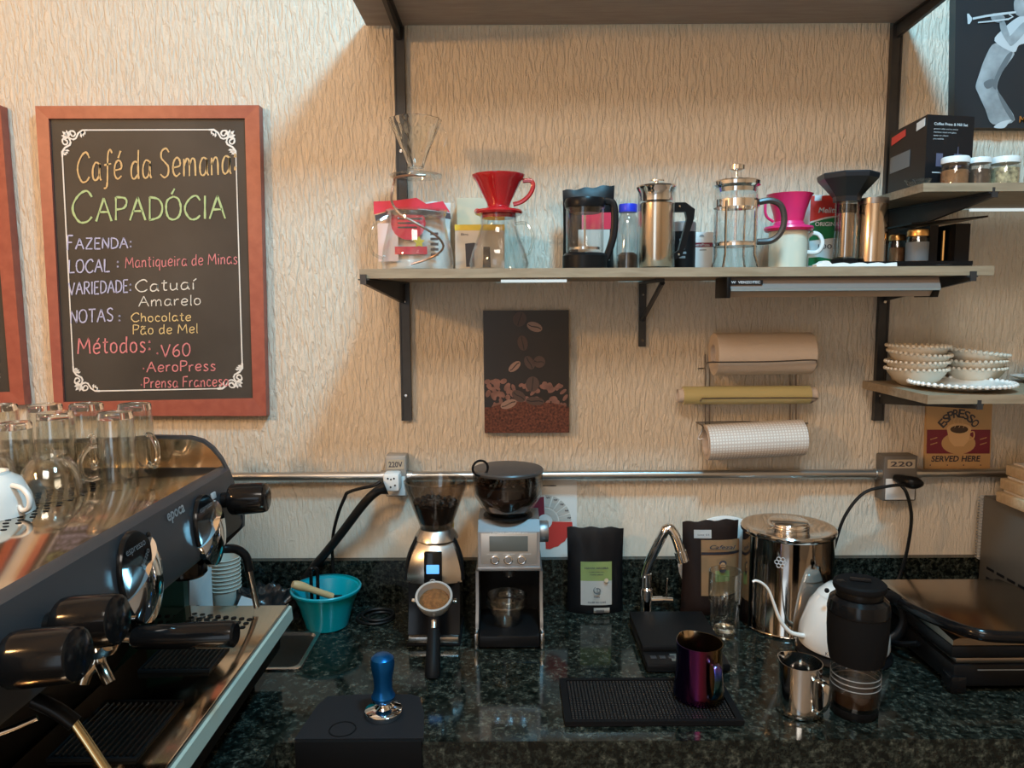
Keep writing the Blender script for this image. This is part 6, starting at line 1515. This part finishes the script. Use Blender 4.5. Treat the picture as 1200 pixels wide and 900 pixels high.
# ------------------------------------------------------------------ espresso machine
YE = -.285; YN = -1.10           # far end by the wall, near end
XT, ZTOP = -.575, 1.304          # front edge of the cup tray
xb, zb = at(287, 615, YE).x, at(287, 615, YE).z
t = thing('espresso_machine', 'large dark grey espresso machine seen from the side with glasses on top', 'espresso machine', (-.75, -.69, ZK))
XB = -1.02
pan = [(XT,ZTOP), (XT+.012,ZTOP-.004), (XT+.020,ZTOP-.03), (xb,zb+.01), (xb-.004,zb), (xb-.03,zb-.012), (xb-.06,zb-.014), (xb-.06,zb+.01), (XT-.03,ZTOP-.02), (XT-.012,ZTOP)]
MB().prism([(x,YE-.0125,z) for x, z in pan], [(x,YN,z) for x, z in pan]).build('front_panel', M['slate'], t, W=True)
# end plate
ep = [(150,512), (180,509), (225,510), (240,514), (252,523), (262,536), (270,552), (280,580), (287,604), (287,616), (262,641), (236,664), (222,672), (222,712)]
P = [at(u, v, YE) for u, v in ep]
P = [Vector((p.x, 0, p.z)) for p in P]
P = [Vector((XB,0,P[0].z-.005))]+P+[Vector((P[-1].x,0,ZK+.02)), Vector((XB,0,ZK+.02))]
f = MB().prism([p+Vector((0,YE,0)) for p in P], [p+Vector((0,YE-.012,0)) for p in P]).build('end_plate', M['slate'], t, W=True, smooth=False, bevel=.002)
# mirror lining of the raised end
Q = [at(u, v, YE-.0125) for u, v in ((152,517), (180,514), (224,515), (238,519), (248,527), (258,539), (263,548))]
lin = [Vector((q.x, 0, q.z)) for q in Q]+[Vector((XT-.004,0,ZTOP+.001)), Vector((XB+.03,0,ZTOP+.001)), Vector((XB+.03,0,Q[0].z-.005))]
MB().prism([p+Vector((0,YE-.0122,0)) for p in lin], [p+Vector((0,YE-.0142,0)) for p in lin]).build('end_lining', M['drip'], t, W=True, smooth=False)
# cup tray with holes
MB().box(XB+.02, XT-.0125, YN, YE-.0145, ZTOP-.014, ZTOP-.002, .001).build('cup_tray', M['tray'], t, W=True)
b = MB()
for i in range(34):
    for j in range(5):
        y = -.40-i*.0165; x = -.742-j*.019-(.008 if i % 2 else 0)
        b.lathe([(0,0), (.0046,0), (.0046,.0006), (0,.0006)], c=(x,y,ZTOP-.0019), seg=10, sx=1, sy=.75)
o = b.build('tray_holes', M['black'], t, W=True); o['kind'] = 'stuff'
MB().box(XB, XB+.019, YN, YE-.0145, ZTOP-.014, ZTOP+.006, .002).build('rear_rail', M['slate'], t, W=True)
# body behind the groups
xs = atz(222, 705, 1.03).x
MB().box(XB+.02, xs-.10, YN+.01, YE-.013, ZK+.06, ZTOP-.015).build('boiler_case', M['slate'], t, W=True, smooth=False)
MB().box(xs-.11, xs-.005, YE-.032, YE-.0125, ZK+.06, zb-.016).build('end_column', M['tealdark'], t, W=True, smooth=False)
MB().box(xs-.0995, XT+.01, YN+.01, YE-.033, zb+.012, zb+.018).build('group_deck', M['black'], t, W=True, smooth=False)
# drip tray
zt = 1.03; xe = -.452; yE = -.325
b = MB(); b.box(xs+.001, xe, YN, yE, zt-.006, zt, .0015); b.build('drip_tray', M['drip'], t, W=True)
MB().box(xs-.0985, xs-.001, YN, yE, zt-.010, zt-.003, .001).build('tray_back_strip', M['tray'], t, W=True)
MB().prism([(xe-.004,yE+.003,zt-.0065), (xe+.005,yE+.003,zt-.002), (xe+.009,yE+.003,zt-.004), (xe+.011,yE+.003,zt-.030), (xe+.004,yE+.003,zt-.036), (xe-.012,yE+.003,zt-.036)], [(xe-.004,YN,zt-.0065), (xe+.005,YN,zt-.002), (xe+.009,YN,zt-.004), (xe+.011,YN,zt-.030), (xe+.004,YN,zt-.036), (xe-.012,YN,zt-.036)]).build('tray_front', M['tealpaint'], t, W=True, smooth=False)
MB().box(xe+.001, xe+.004, YN, yE+.003, zt-.0035, zt+.0015).build('tray_edge', M['darksteel'], t, W=True, smooth=False)
MB().box(xs-.09, xe-.013, YN+.02, yE-.01, ZK+.045, zt-.0105).build('lower_case', M['black'], t, W=True, smooth=False)
for (x, y) in ((xe-.07,yE-.06), (xs-.2,yE-.06), (xe-.07,YN+.06), (xs-.2,YN+.06)):
    MB().lathe([(0,0), (.02,0), (.02,.02), (.014,.022), (.014,.059), (0,.059)], c=(x+.75,y+.69,0), seg=20).build('foot', M['blacksat'], t)
# perforations at the far end of the tray
b = MB()
for j in range(3):
    for i in range(8):
        pu = 228+i*9.2-j*4; pv = 719.5+j*4.6+i*.9
        q = atz(pu, pv, zt); b.lathe([(0,0), (.0052,0), (.0052,.0006), (0,.0006)], c=(q.x,q.y,zt+.0002), seg=12)
for j in range(2):
    for i in range(3):
        q = atz(186+i*10-j*8, 722+j*7, zt-.003); b.lathe([(0,0), (.005,0), (.005,.0006), (0,.0006)], c=(q.x,q.y,zt-.0028), seg=10)
b.build('tray_perforations', M['black'], t, W=True)['kind'] = 'stuff'
def grate(px):
    G = [atz(u, v, zt+.0005) for u, v in px]
    x0 = sum(sorted(g.x for g in G)[:2])/2; x1 = sum(sorted(g.x for g in G)[2:])/2; y0 = sum(sorted(g.y for g in G)[:2])/2; y1 = sum(sorted(g.y for g in G)[2:])/2
    g = MB(); g.box(x0, x1, y0, y1, zt+.0002, zt+.0012, ); o = g.build('grate_well', M['black'], t, W=True, smooth=False)
    b = MB(); n = 13
    for k in range(n):
        x = x0+(x1-x0)*(k+.5)/n
        b.prism([(x-.003,y0+.004,zt+.0014), (x+.003,y0+.004,zt+.0014), (x+.001,y0+.004,zt+.0058), (x-.001,y0+.004,zt+.0058)], [(x-.003,y1-.004,zt+.0014), (x+.003,y1-.004,zt+.0014), (x+.001,y1-.004,zt+.0058), (x-.001,y1-.004,zt+.0058)])
    b.build('grate_ribs', M['grate'], o, smooth=False).location = (0,0,0)
    b = MB()
    for (a, c_, d, e) in ((x0-.003,x1+.003,y0-.004,y0), (x0-.003,x1+.003,y1,y1+.004), (x0-.003,x0,y0,y1), (x1,x1+.003,y0,y1)): b.box(a, c_, d, e, zt+.0003, zt+.005)
    b.build('grate_frame', M['black'], o, smooth=False).location = (0,0,0)
grate([(165,791), (186,762), (268,758), (247,783)])
grate([(60,893), (125,822), (205,828), (165,888)])
# front badges: round group covers, upper half black, lower half chrome
def panel_point(u, v):
    # front panel plane from the top edge to the lower edge
    a = Vector((XT+.018, 0, ZTOP-.02)); b_ = Vector((xb, 0, zb+.008))
    n = Vector((-(b_.z-a.z), 0, (b_.x-a.x)))*-1; n.normalize()
    if n.x < 0: n = -n
    d = ray(u, v); k = (a-CAMP).dot(n)/d.dot(n)
    return CAMP+d*k, n, (b_-a).normalized()
def group_head(u, v, r, word):
    c, n, dn = panel_point(u, v); c = c - dn*0
    ey = -dn; ex = Vector((0,1,0))          # along the machine, away from the viewer
    Mx = Matrix.Identity(4)
    exx = ey.cross(n)
    for i in range(3): Mx[i][0] = exx[i]*.76; Mx[i][1] = ey[i]; Mx[i][2] = n[i]; Mx[i][3] = c[i]
    g = MB().lathe([(0,.002), (r*.96,.0), (r,.001), (r,.006), (r*.97,.009), (0,.011)], seg=44, M=Mx).build('group_cover', M['blackgloss'], t, W=True)
    # chrome lower bulge
    b = MB(); n1 = 24; rows = []
    for j in range(9):
        f = j/8; row = []
        for i in range(n1+1):
            a2 = math.radians(-162+196*i/n1)
            row.append(Mx @ Vector((r*1.02*f*math.cos(a2)-.32*r*(1-f), r*1.08*f*math.sin(a2)+r*.06+.26*r*(1-f), .0105+.026*(1-f**2.2))))
        rows.append(b._v(row))
    lo = b._v([Mx @ Vector((r*1.02*math.cos(math.radians(-162+196*i/n1)), r*1.08*math.sin(math.radians(-162+196*i/n1))+r*.06, .001)) for i in range(n1+1)])
    rows.append(lo)
    for A_, B_ in zip(rows, rows[1:]):
        for i in range(n1): b._f([A_[i], A_[i+1], B_[i+1], B_[i]])
    cb = b._v([Mx @ Vector((-.32*r, r*.32, .001))])[0]
    b._f([r_[0] for r_ in rows]+[cb]); b._f([r_[-1] for r_ in rows]+[cb])
    bmesh.ops.remove_doubles(b.bm, verts=b.bm.verts[:], dist=1e-6)
    b.build('chrome_cover', M['chrome'], g).location = (0,0,0)
    g.children[0].location = (0,0,0)
    # lower brew head hanging under the panel
    hx = c + dn*(r*.86)
    MB().lathe([(0,-.045), (.030,-.045), (.034,-.04), (.034,-.01), (.028,.004), (0,.004)], c=(hx.x-.045+.75, hx.y+.69, hx.z+.016-ZK), seg=36).build('brew_head', M['blackgloss'], t)
    b = MB(); put_text(b, word, Mx @ Vector((-r*.1, r*.62, .0108)), exx, ey, r*.8)
    b.build('lettering', M['grey3'], g, smooth=False).location = (0,0,0)
    return c, n, dn
gA = group_head(160, 676, .068, 'espresso')
gB = group_head(241, 621, .064, 'espresso')
for o in list(t.children):
    pass
b = MB(); c, n, dn = panel_point(206, 603); put_text(b, 'epoca', c, Vector((0,1,0)).cross(Vector((0,0,1)))*0+(-dn).cross(n), -dn, .062, bold=True, lift=.001); b.build('logo_lettering', M['grey1'], t, W=True, smooth=False)
c, n, dn = panel_point(173, 628); MB().lathe([(0,0), (.006,0), (.006,.002), (0,.003)], seg=14, M=Matrix.Translation(c) @ horn(n)).build('indicator', M['blackgloss'], t, W=True)
c, n, dn = panel_point(249, 581); MB().box(-.008, .008, -.006, .006, 0, .004, .001, M=Matrix.Translation(c) @ horn(n)).build('switch', M['lightgrey'], t, W=True)
# steam knobs
def knob(u, v, L, r, dirv, u2=None):
    c, n, dn = panel_point(u, v); Mk = Matrix.Translation(c) @ horn(dirv)
    q = MB().lathe([(0,-.01), (r*.5,-.01), (r*.5,.016), (0,.016)], seg=24, M=Mk).build('knob_stem', M['blacksat'], t, W=True)
    MB().lathe([(0,.0165), (r*.94,.0165), (r,.019), (r*1.03,.03), (r*.98,L-.008), (r*.93,L-.002), (r*.8,L), (0,L)], seg=40, M=Mk, fn=lambda a, z: 1+.008*math.cos(20*a)).build('steam_knob', M['blackgloss'], q).location = (0,0,0)
knob(261, 586, .085, .029, (1,.0,.06))
knob(58, 733, .085, .031, (1,-.02,.10))
knob(-3, 775, .09, .030, (1,-.02,.10))
# steam wand at the far end
pa, pb, pc_, pd = at(250, 644, YE-.11), at(278, 644, YE-.085), at(292, 668, YE-.075), at(301, 711, YE-.06)
MB().tube([pa, at(266,643,YE-.10), pb, at(288,652,YE-.08), pc_], .0085, 10, smooth=5).build('wand_joint', M['blacksat'], t, W=True)
q = MB().tube([at(291,662,YE-.077), pc_, pd], .0062, 10, smooth=3).build('steam_wand', M['darksteel'], t, W=True)
# near steam wand
yq = -.93
pj = at(78, 838, -.86)
MB().tube([at(40,820,-.86), at(66,832,-.86), at(88,848,-.86)], .010, 12, smooth=3).build('wand_joint', M['blacksat'], t, W=True)
MB().tube([at(86,846,-.86), at(104,872,-.865), at(126,905,-.87)], .0062, 12).build('steam_wand', mat('brass_wand', (.62,.50,.28), .2, 1), t, W=True)
MB().tube([at(-8,862,-.88), at(20,852,-.87), at(44,841,-.86)], .0048, 10).build('wand_arm', M['polished'], t, W=True)
# locked-in portafilter
c0 = gA[0]+gA[2]*.055
yh = c0.y-.03
h0 = at(157, 747, yh); h1 = at(277, 743, yh)
t2 = thing('portafilter', 'black handled portafilter with twin spout locked under the near group of the machine', 'portafilter', (h0.x-.052, h0.y, h0.z-.004))
o = t2.location
MB().lathe([(0,-.018), (.024,-.018), (.031,-.006), (.033,.018), (.036,.02), (.036,.028), (0,.028)], seg=40).build('basket_ring', M['chrome'], t2)
hd = (h1-h0).normalized(); rel = h0-o; LH = (h1-h0).length
MB().tube([rel-hd*.024+Vector((0,0,.002)), rel+hd*.002], .008, 12).build('neck', M['chrome'], t2)
MB().tube([rel, rel+hd*.006, rel+hd*.06, rel+hd*(LH-.012), rel+hd*(LH-.003), rel+hd*LH], lambda q: (.014,.0165,.0180,.0195,.0185,.015)[min(int(q*5.999),5)], 18).build('handle', M['blackgloss'], t2)
b = MB(); b.tube([(.0,0,-.018), (.004,-.004,-.034), (.014,-.012,-.044), (.022,-.016,-.056)], .0085, 10, smooth=4).tube([(.0,0,-.018), (-.004,-.004,-.034), (-.012,-.012,-.044), (-.016,-.016,-.056)], .0085, 10, smooth=4)
b.build('twin_spout', mat('worn_chrome', (.55,.49,.40), .2, 1), t2)

# ------------------------------------------------------------------ glasses on the machine
ZG = ZTOP-.0017
def glass_mug(rt, rb, h, handle, label, loc, rz, grp, segs=8):
    """upside-down glass mug: open rim rests on the tray"""
    t = thing('glass_mug' if handle else 'drinking_glass', label, 'mug' if handle else 'glass', loc, rz, grp)
    pf = [(rb,0), (rb*1.0,.003), (rb*.97,h*.3), (rt*1.03,h*.75), (rt,h-.012), (rt*.98,h-.002), (rt*.9,h)]
    prof = pf[:4]+[(rt,h-.0125), (rt-.0025,h-.0125), (rt*1.03-.0025,h*.75), (rb*.97-.0025,h*.3), (rb-.0025,.0), (rb,0)]
    MB().lathe(prof, seg=36).build('body', M['gthick'], t)
    MB().lathe([(0,h-.012), (rt*.99,h-.012), (rt,h-.009), (rt*.98,h-.002), (rt*.92,h), (0,h-.001)], seg=36).build('thick_base', M['greal'], t)
    if handle:
        MB().tube([(rb*.97,0,h*.16), (rb+.015,0,h*.14), (rb+.026,0,h*.25), (rb+.026,0,h*.42), (rb+.012,0,h*.56), (rb*.97,0,h*.58)], .0048, 10, smooth=5).build('handle', M['greal'], t)
    return t
spots = [
 (162, -.337, 474, 18, 21, 1, -.5, 'tall upturned glass mug closest to the rounded end of the machine'),
 (139, -.44, 484, 19, 21, 1, -2.6, 'tall upturned glass mug in the front row second from the rounded machine end'),
 (106, -.337, 474, 18, 21, 1, -.9, 'tall upturned glass mug in the back row just behind the second mug'),
 (69, -.408, 484, 19, 21, 0, 0, 'tall upturned glass behind the wide upturned cup'),
 (58, -.337, 475, 18, 20, 0, 0, 'tall upturned glass in the back row below the chalkboard corner'),
 (22, -.425, 496, 17, 20, 0, 0, 'short upturned glass left of the wide upturned cup'),
 (8, -.337, 475, 16, 20, 0, 0, 'tall upturned glass at the left edge behind the short glass'),
]
for (u, vb, vt, rt, rb, hd_, rz, lab) in spots:
    c = at(u, 550, vb); s = mpp(c); h = at(u, vt, c.y).z-ZG+.002
    glass_mug(rt*s, rb*s, h, hd_, lab, (c.x, c.y, ZG), rz, 'upturned glasses on the machine')
def wide_cup(u, vb, vt, rt, rb, label, grp='wide upturned glass cups'):
    c = at(u, 575, -.5); s = mpp(c); h = at(u, vt, c.y).z-ZG-.004
    t = thing('glass_cup', label, 'cup', (c.x, c.y, ZG), group=grp)
    R0, R1 = rb*s, rt*s
    prof = [(R0,0), (R0*.985,.004), (R0*.93,h*.35), (R0*.78,h*.66), (R1*1.15,h*.86), (R1,h*.9), (R1,h), (R1*.85,h), (R1*.8,h*.93), (0,h*.91), (0,h*.87), (R1*.95,h*.84), (R0*.74,h*.63), (R0*.89,h*.33), (R0-.003,0), (R0,0)]
    MB().lathe(prof, seg=44).build('bowl', M['gthick'], t)
    return t
wide_cup(61, 583, 528, 18, 36, 'wide upturned glass cup in front of the tall glasses')
wide_cup(-8, 575, 527, 16, 30, 'wide upturned glass cup behind the white cup')
# white cup lying upturned at the left
c, s = stand(-12, 612, ZG, 46)
t = thing('ceramic_cup', 'upturned white ceramic cup with loop handle on the machine top', 'cup', (c.x, c.y, ZG))
h = at(-12, 553, c.y).z-ZG; R0 = 47*s
MB().lathe([(R0,0), (R0*.99,.003), (R0*.93,h*.4), (R0*.74,h*.8), (R0*.5,h*.94), (R0*.48,h), (R0*.42,h), (R0*.40,h*.93), (0,h*.92), (0,h*.88), (R0*.68,h*.76), (R0*.88,h*.35), (R0-.003,0), (R0,0)], seg=48).build('bowl', M['porcelain'], t)
MB().tube([(R0*.80,0,h*.72), (R0+.006,0,h*.66), (R0+.018,0,h*.45), (R0+.016,0,h*.22), (R0+.004,0,h*.14), (R0*.96,0,h*.24)], .0042, 10, smooth=6).build('handle', M['porcelain'], t, rot=(0,0,-.25))
